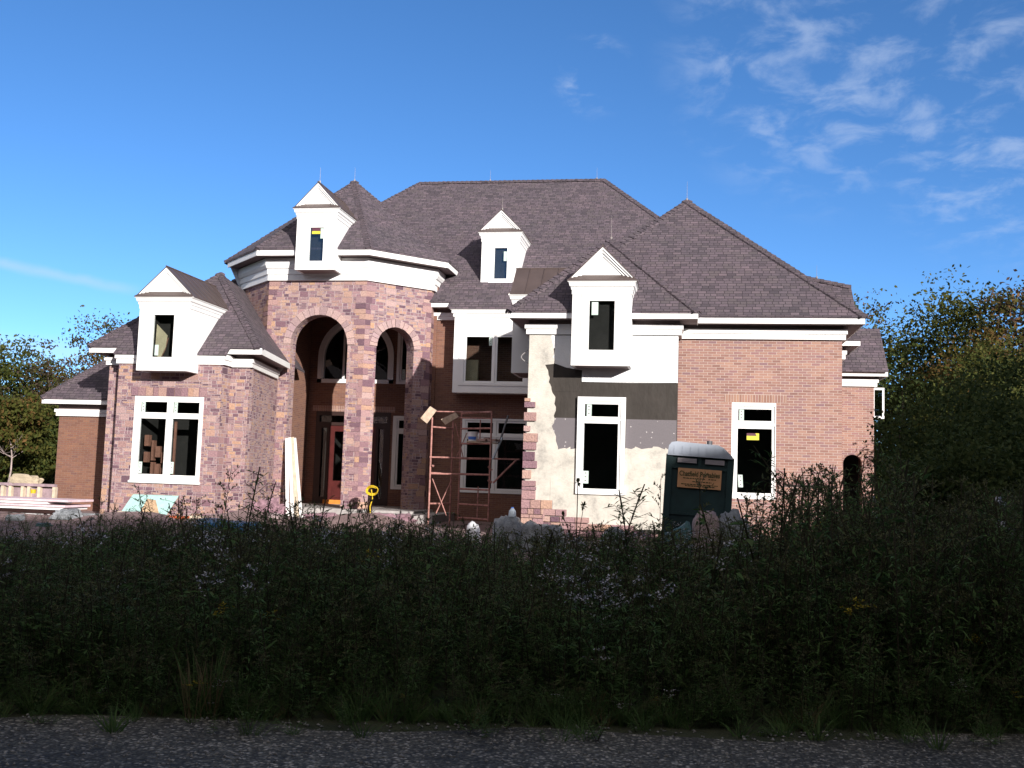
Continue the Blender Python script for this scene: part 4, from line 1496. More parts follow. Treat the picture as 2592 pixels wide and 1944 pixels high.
# ------------------------------------------------------------------ trees
def crown(rng, c, rad, nclump, nleaf, size, shell=.55, clump=.16, flat=1.0):
    """leaf quads in clumps through an ellipsoid; returns vertices (n*4, 3)"""
    d = rng.normal(size=(nclump, 3))
    d /= np.linalg.norm(d, axis=1)[:, None]
    r = rng.uniform(0, 1, nclump)**(1-shell)
    lump = 1 + .22*np.sin(d[:, 0]*5+rng.uniform(0, 6)) * np.sin(d[:, 2]*4+rng.uniform(0, 6))
    cc = np.array(c) + d*r[:, None]*lump[:, None]*np.array(rad)
    cs = clump*max(rad)*rng.uniform(.6, 1.4, nclump)
    P = np.repeat(cc, nleaf, 0) + np.clip(rng.normal(size=(nclump*nleaf, 3)), -1.7, 1.7)*np.repeat(cs, nleaf)[:, None]*np.array([1, 1, .62*flat])
    n = len(P)
    a = rng.normal(size=(n, 3)); a /= np.linalg.norm(a, axis=1)[:, None]
    b = rng.normal(size=(n, 3)); b -= (b*a).sum(1)[:, None]*a; b /= np.linalg.norm(b, axis=1)[:, None]
    s = size*rng.uniform(.6, 1.35, n)[:, None]
    q = np.stack([P-a*s, P+b*s*.55, P+a*s, P-b*s*.55], 1)
    return q.reshape(-1, 3)
def limbs(mb, base, h, r, rng, n, spread, z0=.3, top=None):
    base = Vector(base)
    tp = base + Vector((rng.uniform(-.04, .04)*h, rng.uniform(-.04, .04)*h, h*.86))
    k = 6
    pts = [base.lerp(tp, i/k) + Vector((rng.uniform(-.02, .02)*h*(i > 0), rng.uniform(-.02, .02)*h*(i > 0), 0)) for i in range(k+1)]
    for i in range(k):
        mb.tube(pts[i], pts[i+1], r*(1-i/k*.85), 7, 0, r*(1-(i+1)/k*.85), caps=False)
    for i in range(n):
        t_ = rng.uniform(z0, .95)
        j = min(k-1, int(t_*k))
        p = pts[j].lerp(pts[j+1], t_*k-j)
        a = i*2.4+rng.uniform(-.4, .4)
        ln = spread*rng.uniform(.55, 1.0)*(1.15-.6*t_)
        e = p + Vector((math.cos(a)*ln, math.sin(a)*ln, ln*rng.uniform(.35, .9)))
        m_ = p.lerp(e, .5) + Vector((0, 0, -.06*ln))
        rad = r*(1-t_*.8)*.42
        mb.tube(p, m_, rad, 5, 0, rad*.7, caps=False)
        mb.tube(m_, e, rad*.7, 5, 0, rad*.25, caps=False)
        for _ in range(2):
            e2 = m_ + (e-m_)*rng.uniform(.2, .7) + Vector((rng.uniform(-.5, .5)*ln, rng.uniform(-.5, .5)*ln, rng.uniform(.0, .5)*ln))
            mb.tube(m_, e2, rad*.45, 4, 0, rad*.15, caps=False)
def tree(px, ytop, Y, wid, mats, label, name='tree', cat='tree', group=None, nclump=150, nleaf=60, size=.10, zlow=.22, bark='bark', clump=.13, seed=0, tr=.12, shell=.5, x=None, h=None):
    if x is None:
        tp = UY(px, ytop, Y)
        x, h = tp.x, tp.z
    rng = np.random.default_rng(100+seed)
    rnd = random.Random(seed)
    o = thing(name, (x, Y, 0), label, cat, group)
    tb_ = MB()
    limbs(tb_, (x, Y, -.1), h, tr*h/8, rnd, 9, wid*.42, z0=zlow+.05)
    tb_.build('trunk', M[bark], o, smooth=True)
    zc = h*(1+zlow)/2
    rz = h*(1-zlow)/2
    V = crown(rng, (x, Y, zc), (wid/2, wid/2, rz), nclump, nleaf, size, clump=clump, shell=shell)
    V[:, 2] = np.maximum(V[:, 2], .05)
    # keep the top where it was measured
    V[:, 2] *= h/np.quantile(V[:, 2], .994)
    nq = len(V)//4
    mi = (rng.uniform(size=nq) < .25).astype(int) if len(mats) > 1 else None
    fast_mesh('crown', V, np.arange(len(V), dtype=np.int32).reshape(-1, 4), [M[k] for k in mats], mi, o)
    return o
GL, GR, GS = 'trees beside the low brick wing', 'trees beyond the brick end wall', 'dark shrubs beyond the brick end wall'
tree(8, 858, 52, 6.5, ['leafA', 'leafC'], 'tall dark green tree standing outermost beyond the low brick wing', group=GL, seed=1)
tree(72, 893, 56, 6.0, ['leafA', 'leafD'], 'loose green tree between the tall dark green tree and the plum tinted one', group=GL, seed=2, nclump=85)
tree(132, 880, 52, 5.5, ['leafD', 'leafA'], 'plum tinted tree showing sky through its middle', group=GL, seed=3, nclump=80)
tree(190, 888, 55, 5.5, ['leafB', 'leafD'], 'reddish tree touching the roof corner of the low brick wing', group=GL, seed=4, nclump=110)
tree(262, 797, 60, 6.0, ['leafA', 'leafD'], 'thin airy tree standing above the roof of the low brick wing', group=GL, seed=5, nclump=46, nleaf=46, clump=.11)
tree(15, 1010, 44, 4.6, ['leafA', 'leafB'], 'bushy low green tree beside the slender pale trunk', group=GL, seed=6, nclump=130, zlow=.05)
tree(78, 1035, 46, 4.6, ['leafA', 'leafB'], 'low orange flecked green tree in front of the plum tinted tree', group=GL, seed=7, nclump=120, zlow=.05)
tree(122, 1020, 43, 4.2, ['leafA', 'leafC'], 'dense green tree beside the brick of the low brick wing', group=GL, seed=8, nclump=150, zlow=.04)
tree(42, 1000, 40, 2.6, ['leafA', 'leafB'], 'slender pale trunked tree in front of the orange flecked tree', group=GL, seed=9, nclump=60, nleaf=60, bark='birch', zlow=.42, tr=.09)
tree(-90, 880, 54, 7, ['leafA'], 'green tree beyond the left edge', group=GL, seed=10) if False else None
for i, (px, yt, Y, wd, ms, lab, nc) in enumerate([
    (2195, 768, 50, 5.5, ['leafA', 'leafB'], 'olive green tree rising directly behind the roof of the brick end wall', 120),
    (2300, 850, 44, 5.0, ['leafC', 'leafA'], 'dark tree showing sky through its leaves beside the open casement', 62),
    (2370, 748, 46, 5.4, ['leafA', 'leafC'], 'tallest green tree beyond the open casement', 190),
    (2455, 745, 44, 4.8, ['leafA'], 'tall green tree between the tallest green tree and the orange brown one', 180),
    (2530, 785, 40, 4.6, ['leafB', 'leafA'], 'orange brown tree turning colour beside the dark plum tree', 190),
    (2600, 735, 42, 4.0, ['leafD', 'leafC'], 'dark plum tree beyond the orange brown tree', 130),
    (2268, 925, 40, 3.0, ['leafC'], 'dark thin tree just beyond the brick end wall', 44),
    (2500, 870, 33, 3.8, ['leafA', 'leafC'], 'low green tree in front of the two tall green trees', 190),
    (2575, 900, 37, 4.0, ['leafA', 'leafB'], 'low yellow green tree in front of the orange brown tree', 190),
    (2450, 965, 37, 3.2, ['leafC', 'leafA'], 'dark green tree below the sky gaps', 170),
]):
    tree(px, yt, Y, wd, ms, lab, group=GR, seed=20+i, nclump=nc, zlow=.12 if yt < 860 else .03, size=.085 if Y > 38 else .055, nleaf=70 if Y > 38 else 120, clump=.11)
for i, (px, yt, Y, wd, lab) in enumerate([
    (2325, 1125, 20, 1.5, 'small dark shrub next to the brick end wall'),
    (2385, 1005, 18, 1.9, 'large dark shrub second from the brick end wall'),
    (2475, 945, 17, 2.2, 'tall black green shrub in the middle of the dark thicket'),
    (2575, 905, 16, 2.4, 'tallest dark shrub in front of the orange brown tree'),
    (2370, 1150, 13.5, 1.3, 'shrub in front of the large dark shrub'),
    (2500, 1120, 13, 1.8, 'shrub in front of the tallest dark shrub'),
    (2610, 1000, 14, 2.0, 'dark shrub outermost in the thicket by the verge'),
]):
    tree(px, yt, Y, wd, ['leafC'], lab, 'shrub', 'shrub', GS, nclump=170, nleaf=90, size=.034, zlow=.03, seed=50+i, clump=.13, tr=.06, shell=.45)

# far wood round the horizon: reads as one mass
rng = np.random.default_rng(77)
FV = []
for i in range(46):
    a = -62 + i*2.75
    dd = rng.uniform(95, 130)
    x, y = math.sin(R(a))*dd, math.cos(R(a))*dd
    h = rng.uniform(4.5, 7.5)
    FV.append(crown(rng, (x, y, h*.5), (5.5, 5.5, h*.5), 60, 20, .55, clump=.17))
V = np.concatenate(FV)
V[:, 2] = np.maximum(V[:, 2], .05)
fo = fast_mesh('distant_wood', V, np.arange(len(V), dtype=np.int32).reshape(-1, 4), [M['leafA']])
tag(fo, 'far wood closing the horizon behind the house', kind='stuff')

# tree belt on the far side of the road, behind the photographer: it throws the long shade over road, verge and toilet
def belt_top(x):
    return float(np.interp(x, [-75, 3, 8, 11, 15, 23, 27, 31, 32.4, 33.6, 37, 42, 52, 70], [16.5, 16.5, 12.4, 12.2, 12.9, 12.85, 13.25, 13.4, 13.8, 15.2, 16.2, 16.6, 17.5, 17.5]))
BV, CB = [], MB()
rng = np.random.default_rng(5)
rnd = random.Random(8)
x = -74.0
while x < 66:
    t_ = belt_top(x)
    y = -12 + rng.uniform(-.6, .6)
    w = rng.uniform(2.6, 3.4)
    BV.append(crown(rng, (x, y, t_*.52), (w, 2.2, t_*.46), 130, 22, .26, clump=.12))
    limbs(CB, (x, y, -.1), t_*.9, .16, rnd, 6, 2.4)
    x += rng.uniform(1.5, 2.1)
V = np.concatenate(BV)
lim = np.array([belt_top(a) for a in V[:, 0]])
V[:, 2] = np.clip(V[:, 2], .05, None)
q = V.reshape(-1, 4, 3)
keep = (q[:, :, 2].max(1) < lim.reshape(-1, 4).min(1)+.12)
q = q[keep]
# solid inner foliage: an uneven leafy hedge-like core that lets no sun through
core = []
xs_ = np.arange(-75, 67, .45)
for xa in xs_:
    for zz in np.arange(.2, belt_top(xa)-.1, .42):
        for _ in range(2):
            p = np.array([xa+rng.uniform(-.2, .2), -12+rng.uniform(-.7, .7), zz+rng.uniform(-.15, .15)])
            a = np.array([1, 0, 0])*.42 + rng.normal(size=3)*.12
            b = np.array([0, 0, 1])*.40 + rng.normal(size=3)*.10
            core.append([p-a-b, p+a-b, p+a+b, p-a+b])
core = np.array(core)
lim2 = np.array([belt_top(a) for a in core[:, :, 0].ravel()]).reshape(-1, 4)
core[:, :, 2] = np.minimum(core[:, :, 2], lim2)
V = np.concatenate([q.reshape(-1, 3), core.reshape(-1, 3)])
bo = fast_mesh('tree_belt', V, np.arange(len(V), dtype=np.int32).reshape(-1, 4), [M['leafC']])
tag(bo, 'belt of dense trees across the road that shades the verge', kind='stuff')
tk = CB.build('trunks', M['bark'], bo)
tag(tk, kind='stuff')
# ================================================================== THINGS ON THE SITE
M['toilet_green'] = plain('dark_green_plastic', (.012, .034, .036), .45, .25, 3)
M['toilet_roof'] = plain('translucent_white_plastic', (.34, .38, .45), .4, .08, 3)
M['vent_grey'] = plain('grey_louvre', (.34, .31, .33), .6, .1, 8)
M['sign_tan'] = plain('tan_sign', (.52, .27, .13), .6, .08, 8)
M['sign_ink'] = plain('dark_green_ink', (.035, .045, .008), .6, .1, 8)
M['rust'] = plain('rusty_pink_paint', (.38, .18, .155), .7, .35, 9)
M['steel'] = plain('dark_steel', (.07, .07, .075), .5, .2, 9)
M['plank'] = plain('tan_plank', (.52, .40, .30), .8, .2, 7)
M['plank_edge'] = plain('dark_plank_edge', (.09, .05, .06), .8, .2, 7)
M['pail'] = plain('white_pail', (.75, .76, .78), .4, .05, 5)
M['blue_label'] = plain('blue_label', (.06, .17, .55), .5, .1, 5)
M['stone_scrap'] = plain('stone_scrap', (.40, .27, .24), .9, .25, 9)
M['foam'] = plain('pink_white_foam', (.66, .50, .54), .8, .15, 5)
M['teal'] = plain('pale_teal_foam', (.36, .58, .55), .7, .08, 5)
M['blue_tarp'] = plain('blue_tarp', (.02, .16, .36), .35, .25, 4, bmp=.05)
M['teal_tarp'] = plain('teal_tarp', (.05, .13, .14), .4, .25, 4, bmp=.05)
M['clear_wrap'] = plain('clear_plastic_wrap', (.42, .45, .48), .22, .35, 6, bmp=.12)
M['boulder'] = plain('pinkish_boulder', (.36, .28, .28), .95, .18, 4, bmp=.04)
M['yellow_hose'] = plain('yellow_plastic', (.60, .42, .02), .45, .12, 8)
M['dirt'] = plain('pink_dirt', (.34, .205, .245), 1.0, .25, 5, bmp=.05)
M['timber'] = plain('grey_timber', (.30, .22, .245), .85, .2, 6)
M['timber_light'] = plain('pale_timber', (.56, .47, .36), .85, .15, 6)
M['tan_tarp'] = plain('tan_canvas', (.55, .46, .33), .9, .15, 4, bmp=.04)
M['orange'] = plain('orange_plastic', (.60, .13, .05), .6, .15, 6)
M['blue_grey'] = plain('blue_grey_plastic', (.42, .48, .54), .5, .15, 6)

def lump(name, c, size, mat, label, cat, seed=0, amp=.25, freq=1.3, subdiv=4, group=None, smooth=True, sharp=0.0, sq=.62):
    """an uneven pile or boulder sitting on the ground; c is the centre of its foot"""
    import bmesh
    from mathutils import noise as mn
    bm = bmesh.new()
    bmesh.ops.create_icosphere(bm, subdivisions=subdiv, radius=1)
    off = Vector((seed*7.3, seed*3.1, seed*1.7))
    for v in bm.verts:
        d = v.co.normalized()
        n1 = mn.fractal(d*freq+off, 1.0, 2.0, 4) - .1
        k = 1 + amp*n1
        if sharp:
            k += sharp*abs(mn.noise(d*freq*4+off))
        e = Vector([math.copysign(abs(c_)**sq, c_) for c_ in d])
        p = e*k
        p.z = max(p.z, -.12) + .12
        v.co = Vector((p.x*size[0], p.y*size[1], p.z*size[2]))
    me = bpy.data.meshes.new(name)
    bm.to_mesh(me)
    bm.free()
    me.materials.append(mat)
    if smooth:
        me.polygons.foreach_set('use_smooth', [True]*len(me.polygons))
    o = bpy.data.objects.new(name, me)
    COL.objects.link(o)
    o.location = c
    tag(o, label, cat, group)
    return o
def px_lump(name, x0, x1, ytop, Y, mat, label, cat, deep=.8, **kw):
    """a pile as wide and as high as seen between pixel columns x0 and x1"""
    tp = UY((x0+x1)/2, ytop, Y)
    w = (UY(x1, ytop, Y)-UY(x0, ytop, Y)).length/2
    g = ground_z(tp.x, Y)
    return lump(name, (tp.x, Y, g-.03), (w, w*deep, max(.1, tp.z-g)/1.12), mat, label, cat, **kw)

# ---- portable toilet, standing a little out of plumb ----------------
tl = thing('portable_toilet', (.13, 20.0, 0), 'dark green portable toilet with pale roof and tan sign leaning slightly in the shade', 'portable toilet')
TT = Matrix.Translation((.11, 20.0, 0)) @ Matrix.Rotation(R(2.6), 4, 'Y')
def tb(): return MB(TT)
b = tb()
b.box(-.56, .56, .02, 1.14, .10, 2.10)
for sx in (-1, 1):
    for yy in (0, 1.10):
        b.box(sx*.58-.06, sx*.58+.06, yy-.02, yy+.07, .02, 2.12)
b.box(-.52, .52, -.012, .02, .98, 1.03)
b.box(-.52, .52, -.012, .02, 1.86, 1.90)
b.box(-.03, .03, -.014, .02, 1.86, 2.10)
for sx in (-1, 1):
    for zz in (.35, .55, .75):
        b.box(sx*.27-.17, sx*.27+.17, -.006, .02, zz, zz+.03)
b.build('body', M['toilet_green'], tl)
b = tb()
b.box(-.66, .66, -.06, 1.22, .0, .10)
b.build('skid', M['steel'], tl)
b = tb()
hw2 = .60
prof = [(-.62, 2.10), (.62, 2.10), (.60, 2.15), (.43, 2.30), (.33, 2.345), (-.45, 2.37), (-.55, 2.35), (-.60, 2.28)]
b.slab([(x, -.06, z) for x, z in prof], (0, 1.28, 0))
for k in range(7):
    x_ = -.5+k*.155
    b.box(x_, x_+.02, -.068, -.058, 2.13, 2.29)
b.build('roof', M['toilet_roof'], tl)
b = tb()
for sx in (-1, 1):
    pass
for xa in (-.42, .10):
    v_ = tb()
    v_.box(xa, xa+.36, -.02, .02, 1.97, 2.06)
    for k in range(3):
        v_.box(xa+.01, xa+.35, -.028, -.019, 1.978+k*.028, 1.99+k*.028)
    v_.build('louvre', M['vent_grey'], tl)
b = tb()
b.tube((.17, .5, 2.3), (.17, .5, 2.44), .055, 10)
b.build('vent_pipe', M['steel'], tl)
b = tb()
b.box(-.40, .42, -.022, -.004, 1.50, 1.87)
sg = b.build('sign', M['sign_tan'], tl)
def text_mesh(name, txt, size, M4, mat, parent, bold=.004, width=None):
    cu = bpy.data.curves.new(name, 'FONT')
    cu.body = txt
    cu.size = size
    cu.offset = bold
    cu.extrude = .002
    cu.align_x = 'CENTER'
    o = bpy.data.objects.new('tmp_text', cu)
    COL.objects.link(o)
    dg = bpy.context.evaluated_depsgraph_get()
    dg.update()
    me = bpy.data.meshes.new_from_object(o.evaluated_get(dg))
    bpy.data.objects.remove(o)
    me.name = name
    xs_ = [v.co.x for v in me.vertices]
    k = width/(max(xs_)-min(xs_)) if width else 1
    for v in me.vertices:
        v.co = M4 @ Vector((v.co.x*k, v.co.y, v.co.z))
    me.materials.clear()
    me.materials.append(mat)
    t_ = bpy.data.objects.new(name, me)
    COL.objects.link(t_)
    t_.parent = parent
    return t_
T4 = TT @ Matrix.Translation((.01, -.025, 1.725)) @ Matrix.Rotation(R(90), 4, 'X')
text_mesh('lettering', 'Chatfield Portables', .135, T4, M['sign_ink'], sg, .0025, .76)
rr = random.Random(6)
for zz, xa, xb in ((1.675, -.30, .12), (1.675, .18, .33), (1.615, -.12, .03), (1.615, .08, .24), (1.56, -.33, -.05), (1.56, .0, .36), (1.53, -.25, .3)):
    b = tb()
    x_ = xa
    while x_ < xb:
        w2 = rr.uniform(.02, .06)
        b.box(x_, min(x_+w2, xb), -.0245, -.021, zz, zz+.018)
        x_ += w2+.012
    b.build('print_line', M['sign_ink'], sg)

# ---- scaffold --------------------------------------------------------
def cs(x, y, Y): return UY(1040+x/4.878, 1000+y/4.878, Y)
sc_ = thing('scaffold', (-9, 31.6, 0), 'rusty pink steel scaffold tower in the shaded corner below the bay window', 'scaffold')
YA, YB = 31.2, 32.0
def vert(px, y0, y1, Y):
    a, c = cs(px, y0, Y), cs(px, y1, Y)
    return Vector((a.x, Y, a.z)), Vector((a.x, Y, c.z))
def tubes(name, segs, mat='rust', r=.028):
    b = MB()
    for a, c in segs:
        b.tube(a, c, r, 8)
    return b.build(name, M[mat], sc_)
fl_t, fl_b = vert(265, 275, 1560, YA)
fl_b.z = .05
fr_t, fr_b = vert(1000, 205, 1565, YA)
bl_t, bl_b = vert(525, 300, 1480, YB)
bl_b.z = .05
br_t, br_b = vert(628, 228, 1540, YB)
def at_h(p, z): return Vector((p.x, p.y, z))
zr = [cs(1000, q, YA).z for q in (410, 600, 790, 985, 1175, 1368, 1540)]
frA = [(fr_t, fr_b), (br_t, br_b), (fr_t, br_t)] + [(at_h(fr_t, z), at_h(br_t, z)) for z in zr]
tubes('end_frame', frA)
m1 = fr_t.lerp(br_t, .36)
tubes('end_frame', [(fl_t, fl_b), (bl_t, bl_b)] + [(at_h(fl_t, z), at_h(bl_t, z)) for z in (zr[0], zr[2], zr[3], zr[5])])
tubes('ladder_bar', [(at_h(m1, cs(865, 300, YA).z), at_h(m1, zr[1])), (at_h(m1, cs(835, 1130, YA).z), at_h(m1, zr[6]))], r=.02)
tubes('guard_rail', [(Vector((fl_t.x, YA, fr_t.z-.03)), fr_t - Vector((0, 0, .03)))], r=.02)
tubes('guard_rail', [(cs(585, 283, YB), cs(985, 290, YA))], r=.02)
tubes('ledger', [(at_h(fl_t, cs(265, 970, YA).z), at_h(fr_t, cs(1000, 988, YA).z))], r=.026)
tubes('cross_brace', [(cs(265, 1030, YA), cs(440, 1490, YA)), (cs(500, 1055, YA+.05), cs(310, 1460, YA+.05))], r=.016)
tubes('cross_brace', [(cs(548, 345, YB), cs(650, 790, YB)), (cs(690, 470, YB), cs(560, 780, YB))], r=.016)
tubes('outrigger', [(cs(1300, 805, YA-.03), cs(1015, 1085, YA-.03))], r=.03)
tubes('coupler', [(cs(955, 880, YA-.06), cs(1000, 930, YA-.02)), (cs(950, 1050, YA-.06), cs(1000, 1080, YA-.02)), (cs(262, 870, YA-.05), cs(285, 880, YA-.05))], r=.035)
def board(name, a, b_, wid, th, mat, label, cat, group=None, up_=Vector((0, 0, 1)), mat2=None):
    """a straight board from a to b_; wid lies across, th is its thickness"""
    a, b_ = Vector(a), Vector(b_)
    d = (b_-a).normalized()
    s = d.cross(up_)
    if s.length < 1e-3:
        s = Vector((1, 0, 0))
    s.normalize()
    n_ = s.cross(d).normalized()
    m_ = MB()
    q = [a-s*wid/2, b_-s*wid/2, b_+s*wid/2, a+s*wid/2]
    m_.slab([p+n_*th/2 for p in q], -n_*th, 0, 1)
    o = m_.build(name, [M[mat], M[mat2 or mat]])
    return tag(o, label, cat, group)
za = cs(265, 785, YA).z
board('scaffold_plank', (fl_t.x-.03, YA+.10, za+.05), cs(1345, 795, YA+.10), .26, .045, 'rust', 'long scaffold plank running past the scaffold post onto the outrigger', 'plank')
zp = zr[1]+.05
board('scaffold_plank', (cs(700, 585, YA+.35).x, YA+.35, zp), (cs(1065, 600, YA+.35).x, YA+.35, zp-.02), .30, .045, 'plank', 'short tan plank carrying the white pail on the scaffold', 'plank')
# pail
pc = cs(763, 565, YA+.35)
pl = thing('pail', (pc.x, YA+.35, zp+.024), 'white plastic pail with a blue label on the scaffold plank', 'pail')
b = MB()
b.tube((pc.x, YA+.35, zp+.026), (pc.x, YA+.35, zp+.30), .135, 18, 0, .16)
b.tube((pc.x, YA+.35, zp+.285), (pc.x, YA+.35, zp+.315), .172, 18)
b.build('bucket', M['pail'], pl)
b = MB()
for k in range(9):
    a0, a1 = R(-150+k*13), R(-150+(k+1)*13)
    r0_, r1_ = .1435, .1495
    P_ = lambda a, r, z: (pc.x+math.cos(a)*r, YA+.35+math.sin(a)*r, z)
    b.poly([P_(a0, r0_, zp+.07), P_(a1, r0_, zp+.07), P_(a1, r1_, zp+.165), P_(a0, r1_, zp+.165)])
b.build('label', M['blue_label'], pl)
b = MB()
b.path([(pc.x+.172*math.cos(R(t_)), YA+.35-.03, zp+.29-.12*math.sin(R(t_))) for t_ in range(0, 181, 20)], .005, 5)
b.build('handle', M['steel'], pl)
# stone scraps on the scaffold
rr = random.Random(12)
for i, (sx, lab) in enumerate(((880, 'flat stone scrap beside the white pail on the scaffold'), (940, 'middle stone scrap on the scaffold plank'), (1010, 'stone scrap lying against the scaffold post'), (1045, 'stone scrap at the overhanging end of the short plank'))):
    q = cs(sx, 560, YA+.30)
    m_ = MB(Matrix.Translation((q.x, YA+.30+(.06 if i % 2 else -.05), zp+.024+(.05 if i == 1 else 0))) @ Matrix.Rotation(rr.uniform(-.4, .4), 4, 'Z'))
    w3, h3 = rr.uniform(.10, .16), rr.uniform(.05, .09)
    m_.slab([(-w3, -.07, 0), (w3*.9, -.08, 0), (w3, .06, 0), (-w3*.8, .07, 0)], (0.01, 0, h3))
    tag(m_.build('stone_scrap', M['stone_scrap']), lab, 'stone', 'stone scraps on the scaffold')
# two tan boards wedged on the left posts
def tilted(name, quad, Y, th, label):
    P_ = [cs(x_, y_, Y) for x_, y_ in quad]
    m_ = MB()
    m_.slab(P_, (-.03, th, .02), 0, 1)
    return tag(m_.build(name, [M['plank'], M['plank_edge']]), label, 'board', 'tan boards on the scaffold posts')
tilted('board', [(118, 285), (200, 352), (318, 190), (238, 138)], YA-.05, .16, 'steeply tilted tan board on top of the outer scaffold post')
tilted('board', [(372, 298), (424, 368), (590, 268), (550, 215)], YB-.05, .16, 'tan board tilted less steeply on the second scaffold post')
o = board('pole', cs(1010, 790, YA-.1), cs(1128, 528, YA+.5), .05, .05, 'blue_grey', 'pale grey pole leaning across the scaffold post by the outrigger', 'pole')
o = board('pole', cs(1105, 560, YA+.9), cs(1200, 255, YA+1.6), .05, .05, 'steel', 'dark thin pole leaning in front of the shaded middle window', 'pole')

# ---- at the porch -----------------------------------------------------
for i, (xt, yt, xb_, yb_, wd, lab, mt_) in enumerate((
    (726, 1110, 729, 1290, .085, 'white board leaning upright against the stone side of the porch wall', 'white'), (733, 1108, 742, 1290, .08, 'white board leaning between the upright one and the cream board', 'white'),
    (740, 1107, 753, 1288, .09, 'third leaning board, cream coloured, by the porch arch', 'timber_light'), (746, 1109, 764, 1280, .07, 'white leaning board with its foot standing out by the porch arch', 'white'))):
    a = UY(xb_, yb_, 32.9)
    a.z = .02 + ground_z(a.x, 32.9)
    c = UY(xt, yt, 33.50)
    board('leaning_board', a, c, wd*1.35, .03, mt_, lab, 'board', 'boards leaning at the porch arch', up_=Vector((0, 1, 0)))
pp = UY(938, 1235, 32.4)
po = thing('post', (pp.x, 32.4, 0), 'dark post beside the porch pillar with yellow hose hung on it', 'post')
b = MB(); b.box(pp.x-.06, pp.x+.06, 32.34, 32.46, 0, pp.z)
b.build('shaft', M['dark_wood'], po)
b = MB(); b.box(pp.x-.075, pp.x+.075, 32.33, 32.475, pp.z+.002, pp.z+.03)
b.build('cap', M['steel'], po)
rr = random.Random(3)
hs_ = MB()
for k in range(4):
    c0 = Vector((pp.x+.10, 32.30-.02*k, pp.z-.08))
    hs_.path([c0 + Vector(((.17+.012*k)*math.cos(t_*math.pi/9), .03*math.sin(t_), (.10+.02*k)*math.sin(t_*math.pi/9))) for t_ in range(19)], .013, 6)
hs_.path([(pp.x+.07, 32.27, pp.z-.05), (pp.x+.13, 32.25, pp.z-.35), (pp.x+.06, 32.24, pp.z-.60), (pp.x+.09, 32.22, pp.z-.86)], .018, 6)
tag(hs_.build('hose', M['yellow_hose']), 'bright yellow hose looped over the dark post at the porch pillar', 'hose')
for i, (x0, x1, yt, Y, lab) in enumerate(((930, 1040, 1300, 30.2, 'pile of pink rubble in front of the porch step'), (640, 715, 1268, 28.6, 'pink dirt pile at the foot of the stone return wall'),
                            (780, 870, 1300, 30.6, 'low pink dirt pile in front of the red door'), (275, 345, 1300, 26.4, 'pink dirt pile below the pale teal board'),
                            (1590, 1640, 1345, 25.6, 'low pink dirt pile between the portable toilet and the mortar wall'))):
    px_lump('rubble_pile', x0, x1, yt, Y, M['dirt'], lab, 'rubble pile', deep=.6, seed=10+i, amp=.5, freq=2.2, group='dirt and rubble piles', smooth=False, sharp=.25)

# ---- left foreground stock --------------------------------------------
YD = 31.0
x0, x1 = UY(-70, 1230, YD).x, UY(141, 1230, YD).x
z1, z0 = UY(60, 1223, YD).z, UY(60, 1262, YD).z
dk = thing('timber_frame', (x0, YD, 0), 'low grey timber frame with pale posts abutting the brick of the low brick wing', 'timber frame')
b = MB(); b.box(x0, x1, YD-.08, YD+.08, z1-.09, z1)
b.build('top_rail', M['timber'], dk)
b = MB(); b.box(x0, x1, YD+.10, YD+.14, z0-.25, z1-.12)
b.build('back_board', M['timber'], dk)
for px in (-30, 8, 27, 58, 74, 100, 138):
    xx = UY(px, 1240, YD).x
    b = MB(); b.box(xx-.05, xx+.05, YD-.05, YD+.09, 0, z1-.092)
    b.build('post', M['timber_light'], dk)
b = MB(); b.box(x0, x1+.6, YD-.3, YD-.1, z0-.06, z0)
b.build('bottom_rail', M['orange_wood'] if False else M['timber_light'], dk)
px_lump('canvas_heap', 30, 104, 1207, 31.15, M['tan_tarp'], 'tan canvas heap lying on the grey timber frame', 'canvas heap', deep=.4, seed=3, amp=.35).location.z = z1-.02
ob = bpy.data.objects['canvas_heap']
ob.scale.z = .28
q = UY(84, 1247, 29.5)
b = MB()
pl = thing('pail', (q.x, 29.5, q.z-.02), 'small yellow pail standing on the foam board stack', 'pail')
b.tube((q.x, 29.5, q.z-.02), (q.x, 29.5, q.z+.10), .075, 12, 0, .09)
b.build('bucket', M['yellow_hose'], pl)
b = MB(); b.path([(q.x+.09*math.cos(R(t_)), 29.48, q.z+.10+.07*math.sin(R(t_))) for t_ in range(0, 181, 30)], .006, 5)
b.build('handle', M['steel'], pl)
YS = 26.0
zt, zb = UY(100, 1260, YS).z, UY(100, 1287, YS).z
names = ('topmost foam board of the stack on the trestle table', 'second foam board of the stack on the trestle table', 'third foam board of the stack on the trestle table', 'lowest foam board of the stack on the trestle table')
th = (zt-zb)/4
for k in range(4):
    xa, xb_ = UY(-80+6*k, 1275, YS).x, UY((205, 150, 198, 190)[k], 1275, YS).x
    m_ = MB(Matrix.Translation((0, 0, 0)))
    m_.box(xa, xb_, YS-.6+.05*(k % 2), YS+.6, zt-th*(k+1)+.004, zt-th*k-.012)
    tag(m_.build('foam_board', M['foam' if k % 2 == 0 else 'white']), names[k], 'foam board', 'foam boards stacked on the trestle table')
xa, xb_ = UY(-60, 1300, YS).x, UY(165, 1300, YS).x
cr = thing('trestle_table', ((xa+xb_)/2, YS, 0), 'dark trestle table under the foam board stack', 'table')
b = MB(); b.box(xa, xb_, YS-.5, YS+.5, zb-.10, zb)
b.build('tabletop', M['dark_wood'], cr)
for sx in (xa+.3, xb_-.3):
    for sy in (-.4, .4):
        b = MB(); b.box(sx-.05, sx+.05, YS+sy-.05, YS+sy+.05, 0, zb-.1)
        b.build('leg', M['dark_wood'], cr)
